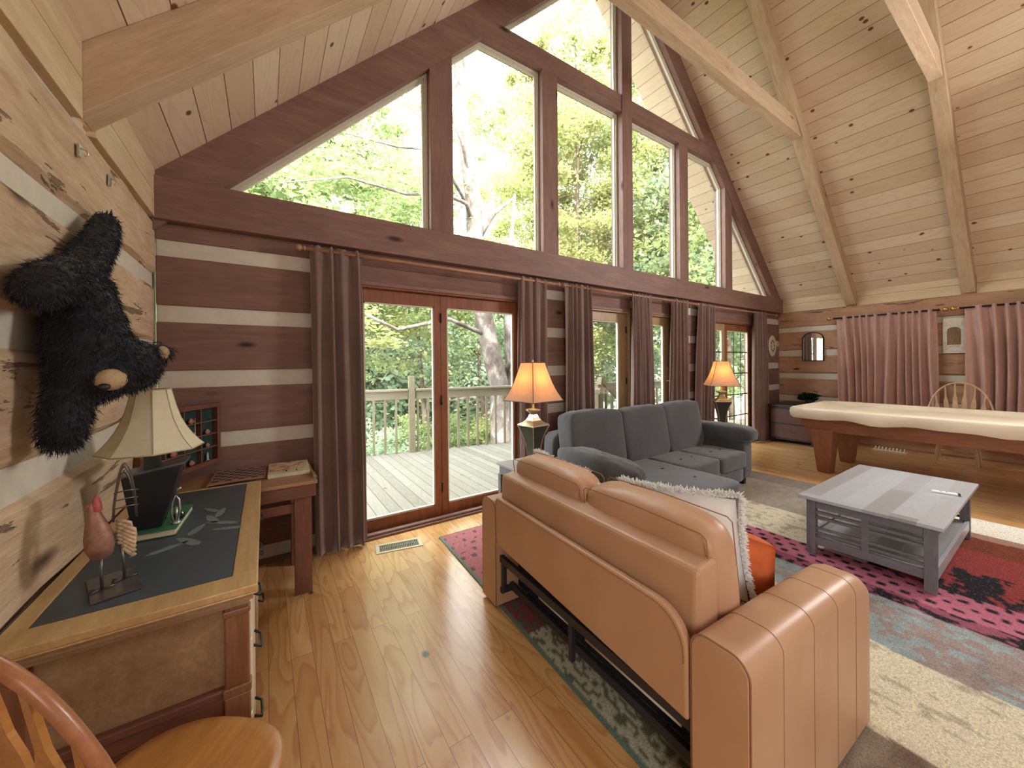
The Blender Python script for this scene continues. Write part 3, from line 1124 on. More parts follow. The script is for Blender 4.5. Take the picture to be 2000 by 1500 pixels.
M_oak_b = wood('oak_chair_rail', srgb(186, 128, 88), srgb(146, 92, 60), 'x', 1.1, 0.35, 0.45, 0, None, 0.04, 0.18, coat=0.2)

# ------------------------------------------------------------------ desk
desk = thing('writing_desk', 'pale topped wooden desk with dark blotter against the left log wall', 'desk', (-0.315, 2.11, 0))
DX0, DX1, DY0, DY1 = -0.275, 0.288, -0.66, 0.645   # local


def dbox(mb, x0, x1, y0, y1, z0, z1, mat=0):
    mb.box(x0, x1, y0, y1, z0, z1, mat)


mb = MB()
# frame around the blotter
dbox(mb, DX0, DX1, DY0, DY0 + 0.10, 0.775, 0.80)
dbox(mb, DX0, DX1, DY1 - 0.03, DY1, 0.775, 0.80)
dbox(mb, DX0, DX0 + 0.05, DY0 + 0.10, DY1 - 0.03, 0.775, 0.80)
dbox(mb, DX1 - 0.072, DX1, DY0 + 0.10, DY1 - 0.03, 0.775, 0.80)
dbox(mb, DX0, DX1 - 0.001, DY0 + 0.001, DY1 - 0.001, 0.768, 0.776)
mb.build('desk_top', M_desk_top, desk, bevel=0.005)
mb = MB()
dbox(mb, DX0 + 0.005, DX1 - 0.012, DY0 + 0.012, DY1 - 0.005, 0.748, 0.768)
dbox(mb, DX0 + 0.005, DX1 - 0.022, DY0 + 0.022, DY1 - 0.005, 0.733, 0.748)
mb.build('top_moulding', M_desk_panel, desk, bevel=0.004)
mb = MB()
dbox(mb, DX0 + 0.051, DX1 - 0.073, DY0 + 0.101, DY1 - 0.031, 0.777, 0.799)
mb.build('blotter', M_blotter, desk)
# lamp reflection on the blotter, painted as pale leaf shapes
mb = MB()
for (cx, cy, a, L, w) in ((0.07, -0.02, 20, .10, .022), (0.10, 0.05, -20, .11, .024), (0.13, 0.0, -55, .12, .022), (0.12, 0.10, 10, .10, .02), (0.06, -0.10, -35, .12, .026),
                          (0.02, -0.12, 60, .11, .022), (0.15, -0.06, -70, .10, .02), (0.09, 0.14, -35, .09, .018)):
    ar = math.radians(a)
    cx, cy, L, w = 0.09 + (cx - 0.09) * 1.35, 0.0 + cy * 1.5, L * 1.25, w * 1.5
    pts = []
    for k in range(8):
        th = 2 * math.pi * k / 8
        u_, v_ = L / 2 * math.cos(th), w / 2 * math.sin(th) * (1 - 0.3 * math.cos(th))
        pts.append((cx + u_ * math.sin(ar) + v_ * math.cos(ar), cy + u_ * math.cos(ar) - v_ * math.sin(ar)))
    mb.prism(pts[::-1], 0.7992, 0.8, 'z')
mb.build('painted_reflection', M_reflection, desk)
# near end: posts, panel, rails
mb = MB()
y0 = DY0 + 0.035
for (xa, xb) in ((DX1 - 0.09, DX1 - 0.025), (DX0 + 0.01, DX0 + 0.07)):
    mb = MB()
    dbox(mb, xa, xb, y0, y0 + 0.06, 0.47, 0.733)
    dbox(mb, xa - 0.004, xb + 0.004, y0 - 0.006, y0 + 0.06, 0.70, 0.72)
    dbox(mb, xa - 0.006, xb + 0.006, y0 - 0.008, y0 + 0.06, 0.445, 0.475)
    dbox(mb, xa - 0.002, xb + 0.002, y0 - 0.004, y0 + 0.06, 0.0, 0.445)
    mb.build('corner_post', M_desk_body, desk, bevel=0.005)
mb = MB()
dbox(mb, DX0 + 0.07, DX1 - 0.09, y0 + 0.02, y0 + 0.035, 0.47, 0.733)
mb.build('end_panel', M_desk_panel, desk)
mb = MB()
dbox(mb, DX0 + 0.07, DX1 - 0.09, y0 - 0.002, y0 + 0.03, 0.445, 0.475)
dbox(mb, DX0 + 0.07, DX1 - 0.09, y0 + 0.008, y0 + 0.03, 0.05, 0.445)
dbox(mb, DX0 + 0.10, DX1 - 0.12, y0 - 0.002, y0 + 0.01, 0.10, 0.40)
dbox(mb, DX0 + 0.02, DX1 - 0.03, y0 - 0.006, y0 + 0.03, 0.0, 0.07)
mb.build('lower_panel', M_red_wood, desk, bevel=0.006)
mb = MB()
dbox(mb, DX0 + 0.01, DX1 - 0.035, y0 + 0.061, DY1 - 0.02, 0.03, 0.732)
mb.build('carcass', M_desk_body, desk)
M_drawer_lit = plain('drawer_window_sheen', srgb(214, 200, 176), 0.35, 0.5, 0, 0.05, 20)  # pale colour paints the window light onto the drawer fronts
for (ya, yb, za, zb) in ((-0.60, -0.22, .60, .72), (-0.21, 0.17, .60, .72), (0.18, 0.60, .60, .72), (-0.60, -0.22, .35, .59), (0.18, 0.60, .35, .59), (-0.60, -0.22, .08, .34), (0.18, 0.60, .08, .34)):
    mb = MB()
    dbox(mb, DX1 - 0.034, DX1 - 0.018, ya, yb, za, zb)
    dr = mb.build('drawer', M_drawer_lit, desk, bevel=0.005)
    mb = MB()
    yc, zc_ = (ya + yb) / 2, (za + zb) / 2
    mb.tube([(DX1 - 0.018, yc - .045, zc_ + .01), (DX1 + 0.004, yc - .04, zc_ - .005), (DX1 + 0.006, yc, zc_ - .014), (DX1 + 0.004, yc + .04, zc_ - .005), (DX1 - 0.018, yc + .045, zc_ + .01)], 0.005, 8)
    mb.build('handle', M_black, dr)

# ------------------------------------------------------------------ bell shade lamp on the desk
M_shade_cream = plain('cream_silk_shade', srgb(206, 198, 168), 0.75, 0.2, 0, 0.04, 30)
lamp = thing('table_lamp', 'unlit cream panelled bell shade lamp standing on the desk', 'lamp', (-0.40, 2.14, 0.83))
mb = MB()
prof = [(0.168, 0.325), (0.150, 0.345), (0.128, 0.375), (0.108, 0.41), (0.090, 0.45), (0.076, 0.50), (0.066, 0.545), (0.060, 0.575)]
n = 8
mb.lathe([(r_, z) for r_, z in prof], n, 0, phase=math.radians(22.5) - 0.2, smooth=False, cap=False)
sh = mb.build('lamp_shade', M_shade_cream, lamp, solid=0.003)
mb = MB()
for k in range(n):
    a = 2 * math.pi * k / n + math.radians(22.5) - 0.2
    mb.tube([((r_ + .001) * math.cos(a), (r_ + .001) * math.sin(a), z) for r_, z in prof], 0.0022, 6)
for (r_, z) in (prof[0], prof[-1]):
    mb.tube([(r_ * math.cos(2 * math.pi * k / n + math.radians(22.5) - 0.2), r_ * math.sin(2 * math.pi * k / n + math.radians(22.5) - 0.2), z) for k in range(n + 1)], 0.003, 6)
mb.build('shade_piping', plain('shade_piping', srgb(170, 156, 122), 0.7), sh)
mb = MB()
mb.lathe([(0.004, 0.56), (0.004, 0.585), (0.010, 0.59), (0.008, 0.605), (0.0, 0.618)], 12, 0, cap=False)
mb.tube([(-0.06, 0, 0.572), (0.06, 0, 0.572)], 0.0025, 6)
mb.build('finial', M_silver, lamp)
mb = MB()
mb.box(-0.024, 0.024, -0.024, 0.024, 0.24, 0.40)
mb.tube([(0, 0, 0.40), (0, 0, 0.57)], 0.006, 8)
mb.build('stem', plain('lamp_stem', srgb(44, 48, 50), 0.35, 0.5, 0.3), lamp, bevel=0.003)
mb = MB()
vs = [(-.06, -.03, 0), (.03, -.03, 0), (.03, .05, 0), (-.06, .05, 0), (-.085, -.055, .225), (.10, -.055, .255), (.10, .075, .255), (-.085, .075, .225)]
mb.add(vs, [(3, 2, 1, 0), (4, 5, 6, 7), (0, 1, 5, 4), (1, 2, 6, 5), (2, 3, 7, 6), (3, 0, 4, 7)])
lb_ = mb.build('flared_body', plain('lamp_black_body', srgb(34, 36, 38), 0.4, 0.4, 0.1, 0.15), lamp, bevel=0.004)
mb = MB()
vs = [(-.09, -.06, .226), (.112, -.06, .258), (.112, .08, .258), (-.09, .08, .226), (-.09, -.06, .234), (.112, -.06, .268), (.112, .08, .268), (-.09, .08, .234)]
mb.add(vs, [(3, 2, 1, 0), (4, 5, 6, 7), (0, 1, 5, 4), (1, 2, 6, 5), (2, 3, 7, 6), (3, 0, 4, 7)])
mb.build('rim_plate', plain('lamp_rim', srgb(96, 98, 98), 0.3, 0.5, 0.5), lb_)
# green book
bk = thing('book', 'green hardback book lying under the black lamp base', 'book', (-0.385, 2.215, 0.801), math.radians(-3))
mb = MB()
mb.box(-.075, .078, -.155, .165, 0, .003)
mb.box(-.075, .078, -.155, .165, .025, .028)
mb.box(-.078, -.074, -.155, .165, 0, .028)
mb.build('cover', plain('book_green', srgb(58, 116, 76), 0.5, 0.35, 0, 0.08, 30), bk, bevel=0.001)
mb = MB()
mb.box(-.074, .073, -.150, .160, .003, .025)
mb.build('pages', plain('book_pages', srgb(206, 196, 170), 0.8, 0.1, 0, 0.1, 200), bk)
# silver figurine on the book
fg = thing('silver_figurine', 'small silver looped wire figurine on the green book', 'figurine', (-0.325, 2.125, 0.829))
mb = MB()
mb.lathe([(0.016, 0), (0.016, 0.006), (0.006, 0.012)], 12, 0, cap=True)
mb.build('foot', M_silver, fg)
mb = MB()
mb.tube([(-.010, 0, .008), (-.016, 0, .05), (-.012, 0, .09), (0, 0, .12), (.01, 0, .10), (.012, 0, .06), (.006, 0, .01)], 0.004, 8)
mb.tube([(0, 0, .12), (.006, 0, .145), (.016, 0, .15)], 0.005, 8)
mb.tube([(.0, .0, .01), (.002, 0, .07)], 0.004, 8)
mb.build('wire_loop', M_silver, fg)
sm_ = thing('small_dark_dish', 'tiny dark round dish on the green book', 'dish', (-0.325, 2.19, 0.829))
mb = MB()
mb.lathe([(0.0, 0), (0.014, 0), (0.02, 0.012), (0.021, 0.02), (0.017, 0.018), (0.0, 0.006)], 16, 0, cap=False)
mb.build('bowl', M_dark, sm_)
mb = MB()
mb.lathe([(0.005, 0.018), (0.004, 0.024), (0.0, 0.028)], 8, 0, M=Matrix.Translation((0.01, 0, 0)), cap=False)
mb.build('bead', M_silver, sm_)

# ------------------------------------------------------------------ rooster ornament
ro = thing('rooster_ornament', 'tin rooster ornament with wire tail standing on the desk blotter', 'ornament', (-0.413, 1.70, 0.801), math.radians(18))
M_tin = plain('rusty_tin', srgb(150, 112, 96), 0.55, 0.4, 0.5, 0.3, 40, 0.3)
M_tin_pale = plain('patina_tin', srgb(196, 170, 140), 0.6, 0.3, 0.3, 0.3, 60, 0.3)
M_tin_pink = plain('red_patina', srgb(176, 92, 92), 0.6, 0.3, 0.2, 0.25, 50)
M_wire = plain('steel_wire', srgb(110, 106, 102), 0.35, 0.5, 0.8, 0.1)
mb = MB()
mb.box(-.055, .055, -.095, .095, 0, .004)
mb.build('base_plate', plain('plate_steel', srgb(128, 124, 120), 0.3, 0.5, 0.8, 0.2, 30), ro)
mb = MB()
mb.lathe([(0.004, 0.09), (0.030, 0.105), (0.040, 0.135), (0.038, 0.17), (0.030, 0.205), (0.020, 0.24), (0.012, 0.27), (0.004, 0.285)], 14, 0, M=Matrix.Translation((-.012, 0, 0)) @ Matrix.Rotation(-0.12, 4, 'Y'), sx=0.85, sy=0.7)
mb.build('body', M_tin, ro)
mb = MB()
mb.lathe([(0.003, 0.235), (0.014, 0.25), (0.013, 0.27), (0.004, 0.30)], 10, 0, M=Matrix.Translation((-.035, 0, .0)), sx=0.9)
mb.tube([(-.045, 0, .275), (-.062, 0, .262)], [0.006, 0.001], 8)
mb.build('head', M_tin_pink, ro)
mb = MB()
for k in range(7):
    a = -0.3 + 0.16 * k
    mb.tube([(0.02, -.02, .19 - .012 * k), (0.045, -.025, .17 - .014 * k), (0.052 - .003 * k, -.02, .135 - .009 * k)], [0.006, 0.007, 0.002], 6)
    mb.tube([(0.01, .022, .20 - .012 * k), (0.04, .028, .18 - .014 * k), (0.05 - .003 * k, .02, .14 - .009 * k)], [0.006, 0.007, 0.002], 6)
mb.build('feathers', M_tin_pale, ro)
mb = MB()
for k in range(6):
    off = -.03 + .012 * k
    h = .33 + .02 * math.sin(k)
    mb.tube([(0.027 - .027 * math.cos(math.pi * q_ / 14) + .004 * math.sin(math.pi * q_ / 7), off * (.4 + .6 * math.sin(math.pi * q_ / 14)), .205 + (h - .165) * math.sin(math.pi * q_ / 14) ** .8) for q_ in range(15)], 0.0022, 6)
for zz in (.25, .275, .30):
    mb.tube([(0.0, -.03, zz), (0.028, -.036, zz + .004), (0.055, -.03, zz)], 0.002, 6)
mb.build('wire_tail', M_wire, ro)
for s_ in (-1, 1):
    mb = MB()
    mb.tube([(-.005 + .022 * s_, s_ * .010, .12), (-.002 + .026 * s_, s_ * .014, .06), (.026 * s_, s_ * .016, .004)], 0.0042, 8)
    for a in (-0.5, 0, .5, math.pi):
        mb.tube([(.026 * s_, s_ * .016, .007), (.026 * s_ - .03 * math.cos(a), s_ * .016 + .03 * math.sin(a), .0065)], 0.0022, 6)
    mb.build('leg', M_wire, ro)

# ------------------------------------------------------------------ small side table behind the desk, with games
tb = thing('side_table', 'small reddish wooden table in the corner beside the curtain', 'table', (-0.16, 3.05, 0))
mb = MB()
mb.box(-.43, .443, -.293, .29, .722, .745)
mb.build('table_top', wood('side_table_top', srgb(182, 146, 110), srgb(150, 112, 80), 'x', 1.2, 0.45, 0.4, 0, None, 0.04, 0.15), tb, bevel=0.004)
mb = MB()
mb.box(-.42, .435, -.285, -.262, .64, .722)
mb.box(-.42, .435, .262, .285, .64, .722)
mb.box(.412, .435, -.262, .262, .64, .722)
mb.build('apron', M_red_wood, tb, bevel=0.003)
for (xa, ya) in ((.31, -.26), (-.40, -.26), (.31, .18), (-.40, .18)):
    mb = MB()
    mb.box(xa, xa + .10, ya, ya + .05, 0, .70)
    mb.build('leg', M_red_wood_z, tb, bevel=0.003)
mb = MB()
mb.box(-.30, .31, -.245, -.225, .54, .60)
mb.build('stretcher', M_red_wood, tb, bevel=0.003)

M_sq_d = plain('board_dark_square', srgb(66, 50, 60), 0.5)
M_sq_l = plain('board_light_square', srgb(150, 128, 118), 0.5)
gb = thing('game_board', 'checkered board game lying on the small corner table', 'board game', (-0.15, 3.13, 0.746), math.radians(-2))
mb = MB()
mb.box(-.155, .15, -.17, .19, 0, .014)
mb.build('board', wood('game_board_wood', srgb(190, 150, 112), srgb(160, 116, 84), 'x', 2, 0.5), gb, bevel=0.002)
mb = MB()
for i in range(8):
    for j in range(8):
        mb.box(-.14 + .035 * i, -.14 + .035 * (i + 1), -.12 + .036 * j, -.12 + .036 * (j + 1), .0142, .0150, (i + j) % 2)
mb.build('checker_squares', [M_sq_d, M_sq_l], gb)
gp = thing('game_box', 'flat pale box with printed lid beside the checkered board', 'board game', (0.138, 3.14, 0.746), math.radians(-2))
mb = MB()
mb.box(-.125, .125, -.19, .15, 0, .026)
mb.build('box', plain('box_cream', srgb(206, 196, 168), 0.6, 0.3, 0, 0.1, 12), gp, bevel=0.002)
t = NT('printed_lid')
v = t.coords()
nz = t.noise(v, 22, 3, 0.6)
M_print = t.principled(t.ramp(nz, [(0.36, srgb(150, 92, 72)), (0.48, srgb(200, 172, 136)), (0.62, srgb(216, 206, 178))]), 0.5)
mb = MB()
mb.box(-.115, .10, -.12, .14, .026, .0275)
mb.build('printed_lid', M_print, gp)
mb = MB()
mb.box(-.02, -.012, -.15, -.125, .026, .03)
mb.box(.04, .048, -.15, -.125, .026, .03)
mb.build('clasp', M_dark, gp)
st = thing('wooden_tile_rack', 'narrow wooden strip at the edge of the corner table', 'game piece', (0.268, 2.98, 0.746), 0.05)
mb = MB()
mb.box(-.012, .002, -.16, .12, 0, .022)
mb.box(.002, .012, -.16, .12, 0, .008)
mb.build('rack', M_desk_panel, st)
pn = tag(MB().tube([(-.30, 2.93, .757), (-.14, 2.945, .757), (0.0, 2.95, .757)], [0.006, 0.008, 0.004], 8).build('pen', M_dark), 'dark pen lying in front of the checkered board', 'pen')

# ------------------------------------------------------------------ corner display case
cs = thing('display_case', 'wood framed display case of small keepsakes fixed across the room corner', 'display case', (-0.44, 3.10, 0.825), math.radians(59.5))
W2, HH = 0.305, 0.42
mb = MB()
mb.box(-W2, W2, -.02, .025, 0, .03)
mb.box(-W2, W2, -.02, .025, HH - .03, HH)
mb.box(-W2, -W2 + .03, -.02, .025, .03, HH - .03)
mb.box(W2 - .03, W2, -.02, .025, .03, HH - .03)
mb.build('case_frame', M_red_wood, cs, bevel=0.003)
mb = MB()
mb.box(-W2 + .03, W2 - .03, .018, .024, .03, HH - .03)
mb.build('green_backing', plain('case_backing', srgb(46, 66, 60), 0.8, 0.1, 0, 0.2, 20), cs)
mb = MB()
for k in range(1, 4):
    z = .03 + (HH - .06) * k / 4
    mb.box(-W2 + .03, W2 - .03, -.012, .018, z - .003, z + .003)
for k in range(1, 4):
    x = -W2 + .03 + (2 * W2 - .06) * k / 4
    mb.box(x - .003, x + .003, -.012, .018, .03, HH - .03)
mb.build('partition', plain('case_partition', srgb(120, 88, 70), 0.6), cs)
M_shell = plain('shell_keepsake', srgb(170, 116, 92), 0.6, 0.3, 0, 0.2, 40)
M_shell2 = plain('pale_keepsake', srgb(176, 176, 166), 0.5, 0.3, 0, 0.15, 40)
r = random.Random(5)
for i in range(4):
    for j in range(4):
        if (i * 3 + j) % 5 == 2:
            continue
        x = -W2 + .03 + (2 * W2 - .06) * (i + .5) / 4
        z = .03 + (HH - .06) * j / 4 + .0035
        mb = MB()
        s = r.uniform(.018, .028)
        if (i + j) % 3:
            mb.lathe([(s * .5, 0), (s, s * .4), (s * .9, s * .8), (s * .4, s * 1.3), (0, s * 1.5)], 9, 0, M=Matrix.Translation((0, 0, 0)), sy=0.45, cap=False)
        else:
            mb.lathe([(s * .7, 0), (s * .25, s * .2), (s * .35, s * 1.1), (s * .2, s * 1.8), (0, s * 2)], 8, 0, sy=0.45, cap=False)
        o = mb.build('keepsake', M_shell if (i + j) % 3 else M_shell2)
        ca, sa = math.cos(math.radians(59.5)), math.sin(math.radians(59.5))
        o.location = (-0.44 + x * ca - .003 * -sa * 0, 3.10 + x * sa, 0.825 + z)
        o.rotation_euler = (0, 0, math.radians(59.5))
        tag(o, 'tiny keepsake in a compartment of the corner display case', 'keepsake', 'keepsakes in the corner display case')
mb = MB()
o = mb.tube([(0.0, -.02, .30), (.03, -.022, .20), (.05, -.022, .16), (.07, -.022, .21), (.075, -.02, .34)], 0.003, 6).build('necklace', M_silver, loc=(-0.44, 3.10, 0.825), rot=(0, 0, math.radians(59.5)))
tag(o, 'pale cord looped over the front of the corner display case', 'cord')


# ------------------------------------------------------------------ windsor chairs
def windsor(name, label, loc, rotz, hoop_w=0.21, hoop_h=0.54, seat_w=0.235, splats=6, mat_s=None, group=None, tilt=0.16, mat_b=None):
    """Chair facing local +y, seat top at 0.45."""
    c = thing(name, label, 'chair', loc, rotz, group)
    ms = mat_s or M_oak
    mbk = mat_b or M_oak_b
    mb = MB()
    vs, fs = [], []
    N = 40
    rings = [(0.0, .436), (0.5, .438), (0.85, .446), (0.97, .449), (1.0, .442), (1.0, .425), (0.93, .412), (0.0, .41)]
    for (q, z) in rings:
        for k in range(N):
            a = 2 * math.pi * k / N
            ca, sa = math.cos(a), math.sin(a)
            rx = seat_w * (abs(ca) ** 0.85) * (1 if ca >= 0 else -1)
            ry = 0.225 * (abs(sa) ** 0.8) * (1 if sa >= 0 else -1)
            vs.append((rx * q, ry * q, z))
    for i in range(len(rings) - 1):
        for k in range(N):
            k2 = (k + 1) % N
            fs.append((i * N + k, (i + 1) * N + k, (i + 1) * N + k2, i * N + k2))
    mb.add(vs, [f[::-1] for f in fs], 0, True)
    mb.build('seat', ms, c)
    for sx in (-1, 1):
        for sy in (-1, 1):
            mb = MB()
            a, b_ = Vector((sx * .15, sy * .14, .42)), Vector((sx * .195, sy * .185, 0))
            pts = [a.lerp(b_, f) for f in (0, .12, .25, .3, .35, .6, .8, .86, 1)]
            mb.tube(pts, [.013, .017, .02, .014, .02, .022, .017, .012, .010], 10)
            mb.build('leg', mbk, c)
    mb = MB()
    for sx in (-1, 1):
        mb.tube([(sx * .174, -.164, .2), (sx * .174, 0, .2), (sx * .174, .164, .2)], [.009, .014, .009], 8)
    mb.tube([(-.174, 0, .2), (0, 0, .2), (.174, 0, .2)], [.009, .014, .009], 8)
    mb.build('stretcher', mbk, c)

    def H(th):
        x = -hoop_w * math.cos(th) * (1 + 0.10 * math.sin(th))
        z = .445 + hoop_h * math.sin(th) ** 0.85 if math.sin(th) > 0 else .445
        return Vector((x, -.185 - (z - .445) * tilt - 0.035 * math.sin(th), z))
    mb = MB()
    mb.tube([H(math.pi * k / 28) for k in range(29)], 0.0118, 10)
    mb.build('bow_back', mbk, c)
    for k in range(splats):
        u_ = (k + .5) / splats * 2 - 1
        th = math.acos(max(-1, min(1, -u_ * 0.82)))
        top = H(th)
        bot = Vector((u_ * hoop_w * .66, -.19, .445))
        mb = MB()
        d = (top - bot)
        prof = [(0, .008), (.3, .009), (.38, .022), (.55, .026), (.68, .022), (.76, .010), (1.0, .006)]
        vs, fs = [], []
        for (f, w) in prof:
            p = bot + d * f
            vs += [(p.x - w, p.y - .005, p.z), (p.x + w, p.y - .005, p.z), (p.x + w, p.y + .005, p.z), (p.x - w, p.y + .005, p.z)]
        for i in range(len(prof) - 1):
            for q in range(4):
                q2 = (q + 1) % 4
                fs.append((i * 4 + q, i * 4 + q2, i * 4 + 4 + q2, i * 4 + 4 + q))
        mb.add(vs, fs)
        mb.build('splat', ms, c)
    return c


windsor('windsor_chair', 'bow back wooden chair with rounded seat pulled up to the desk', (-0.21, 1.21, 0), math.radians(-38), 0.215, 0.61, 0.235, 6)

# ------------------------------------------------------------------ bear on the wall
M_fur = None
t = NT('black_fur')
nz = t.noise(t.coords(), 18, 4, 0.6)
M_fur = t.principled(t.ramp(nz, [(0.35, srgb(10, 12, 18)), (0.65, srgb(24, 28, 38))]), 0.65, 0.3, 0, nz, 0.6, 0.01, sheen=0.1)
M_tan_fur = plain('tan_plush', srgb(172, 148, 116), 0.8, 0.15, 0, 0.12, 60, 0.3)


def blob(parts):
    mb = MB()
    for p in parts:
        if len(p) == 2:      # sphere centre, (rx,ry,rz)
            (c, rr) = p
            N = 14
            mb.lathe([(math.sin(math.pi * k / 12) + 1e-4, -math.cos(math.pi * k / 12)) for k in range(13)], N, 0,
                     M=Matrix.Translation(c) @ Matrix.Diagonal((rr[0], rr[1], rr[2], 1)), cap=True)
        else:
            path, rad, flat = p
            mb.tube(path, rad, 14)
            for q, r_ in ((path[0], rad[0]), (path[-1], rad[-1])):
                mb.lathe([(math.sin(math.pi * k / 8) * r_ + 1e-4, -math.cos(math.pi * k / 8) * r_) for k in range(9)], 12, 0, M=Matrix.Translation(q), cap=True)
    return mb


bear = thing('bear_pelt', 'black plush bear hung head down on the left log wall above the desk lamp', 'plush bear', (-0.60, 1.80, 1.20))
B0 = Vector((-0.60, 1.80, 1.20))


def BP(x, y, z):
    return (x - B0.x, y - B0.y, z - B0.z)


parts = [
    ([BP(-.53, 1.78, 1.80), BP(-.50, 1.80, 1.70), BP(-.48, 1.78, 1.58), BP(-.47, 1.75, 1.48)], [.06, .085, .10, .09], 0),
    ([BP(-.53, 1.95, 1.78), BP(-.52, 1.93, 1.65), BP(-.50, 1.90, 1.52)], [.06, .075, .08], 0),
    ([BP(-.53, 1.82, 1.78), BP(-.54, 1.98, 1.89), BP(-.54, 2.13, 2.02), BP(-.555, 2.24, 2.11)], [.062, .056, .05, .04], 0),
    ([BP(-.53, 1.78, 1.78), BP(-.52, 1.70, 1.765), BP(-.52, 1.63, 1.75), BP(-.525, 1.575, 1.715)], [.065, .058, .058, .048], 0),
    ([BP(-.50, 1.76, 1.50), BP(-.505, 1.72, 1.42), BP(-.51, 1.69, 1.35), BP(-.515, 1.68, 1.295)], [.07, .056, .054, .048], 0),
    ([BP(-.53, 2.05, 1.80), BP(-.545, 2.15, 1.70), BP(-.55, 2.16, 1.56)], [.05, .045, .04], 0),
    (BP(-.405, 1.83, 1.51), (.088, .115, .092)),
    (BP(-.415, 1.73, 1.47), (.055, .06, .052)),
    (BP(-.47, 1.84, 1.55), (.085, .12, .10)),
    (BP(-.318, 1.86, 1.555), (.030, .026, .036)),
    (BP(-.47, 1.74, 1.585), (.032, .026, .034)),
]
src = blob(parts).build('body_source', M_fur)
md = src.modifiers.new('remesh', 'REMESH')
md.mode = 'VOXEL'
md.voxel_size = 0.011
md = src.modifiers.new('smooth', 'SMOOTH')
md.iterations = 6
md.factor = 0.6
dg = bpy.context.evaluated_depsgraph_get()
dg.update()
me = bpy.data.meshes.new_from_object(src.evaluated_get(dg), depsgraph=dg)
bpy.data.objects.remove(src, do_unlink=True)
me.name = 'bear_body'
# keep the back of the pelt flat on the logs
nv = len(me.vertices)
co = np.empty(nv * 3, dtype=np.float32)
me.vertices.foreach_get('co', co)
co = co.reshape(-1, 3)
co[:, 0] = np.maximum(co[:, 0], -0.588 - B0.x)
me.vertices.foreach_set('co', co.reshape(-1))
me.polygons.foreach_set('use_smooth', [True] * len(me.polygons))
me.materials.clear()
me.materials.append(M_fur)
me.update()
body = bpy.data.objects.new('body', me)
link(body, bear)
# fur tufts
nf_ = len(me.polygons)
cen = np.empty(nf_ * 3, dtype=np.float32)
nor = np.empty(nf_ * 3, dtype=np.float32)
me.polygons.foreach_get('center', cen)
me.polygons.foreach_get('normal', nor)
cen, nor = cen.reshape(-1, 3), nor.reshape(-1, 3)
rg = np.random.default_rng(3)
K = 30000
ii = rg.integers(0, nf_, K)
ok_ = cen[ii][:, 0] > (-0.580 - B0.x)
ii = ii[ok_]
K = len(ii)
p = cen[ii] + rg.normal(size=(K, 3)) * 0.004
g_ = nor[ii] * 0.55 + np.array([0.0, 0.0, -0.75]) + rg.normal(size=(K, 3)) * 0.28
g_ /= np.linalg.norm(g_, axis=1)[:, None]
side = np.cross(g_, rg.normal(size=(K, 3)))
side /= np.linalg.norm(side, axis=1)[:, None]
L = (0.012 + 0.016 * rg.random(K))[:, None]
v = np.empty((K, 3, 3), dtype=np.float32)
v[:, 0] = p - side * 0.0014
v[:, 1] = p + side * 0.0014
v[:, 2] = p + g_ * L
v[:, :, 0] = np.maximum(v[:, :, 0], -0.590 - B0.x)
fm_ = bpy.data.meshes.new('fur')
fm_.vertices.add(K * 3)
fm_.vertices.foreach_set('co', v.reshape(-1))
fm_.loops.add(K * 3)
fm_.loops.foreach_set('vertex_index', np.arange(K * 3, dtype=np.int32))
fm_.polygons.add(K)
fm_.polygons.foreach_set('loop_start', np.arange(0, K * 3, 3, dtype=np.int32))
fm_.polygons.foreach_set('loop_total', np.full(K, 3, dtype=np.int32))
fm_.materials.append(M_fur)
fm_.update()
fo = link(bpy.data.objects.new('fur', fm_), bear)
fo['kind'] = 'stuff'
# face
mb = MB()
mb.lathe([(math.sin(math.pi * k / 12) + 1e-4, -math.cos(math.pi * k / 12)) for k in range(13)], 16, 0, M=Matrix.Translation(BP(-.413, 1.695, 1.462)) @ Matrix.Diagonal((.040, .046, .036, 1)))
mz = mb.build('muzzle', M_tan_fur, bear)
mb = MB()
mb.lathe([(math.sin(math.pi * k / 10) + 1e-4, -math.cos(math.pi * k / 10)) for k in range(11)], 14, 0, M=Matrix.Translation(BP(-.418, 1.655, 1.440)) @ Matrix.Diagonal((.015, .013, .011, 1)))
mb.build('nose', M_black, mz)
for (x, y, z) in ((-.355, 1.745, 1.505), (-.425, 1.715, 1.525)):
    mb = MB()
    mb.lathe([(math.sin(math.pi * k / 8) * .009 + 1e-4, -math.cos(math.pi * k / 8) * .009) for k in range(9)], 12, 0, M=Matrix.Translation(BP(x, y, z)))
    mb.build('eye', plain('bear_eye', srgb(20, 12, 8), 0.1, 0.6), bear)
mb = MB()
mb.lathe([(math.sin(math.pi * k / 10) + 1e-4, -math.cos(math.pi * k / 10)) for k in range(11)], 14, 0, M=Matrix.Translation(BP(-.314, 1.842, 1.552)) @ Matrix.Diagonal((.020, .013, .025, 1)))
mb.build('inner_ear', M_tan_fur, bear)
mb = MB()
for k in range(3):
    mb.tube([BP(-.565 + .012 * k, 2.25, 2.13 + .01 * k), BP(-.57 + .014 * k, 2.265, 2.165 + .006 * k)], [0.006, 0.001], 6)
mb.build('claws', M_black, bear)

# brackets on the top log
for i, (y, z) in enumerate(((2.142, 2.35), (2.482, 2.375))):
    br = thing('wall_bracket', ('shiny metal screw eye in the top log near the rafter foot', 'small metal clip on the top log above the bear')[i], 'wall hook', (XL + 0.006, y, z))
    mb = MB()
    mb.box(-.004, .004, -.012, .012, -.025, .025)
    mb.build('plate', M_silver, br, bevel=0.002)
    mb = MB()
    mb.tube([(0.004, 0, .01), (.02, 0, .006), (.024, 0, -.01), (.014, 0, -.018)], 0.003, 8)
    mb.build('hook', M_silver, br)
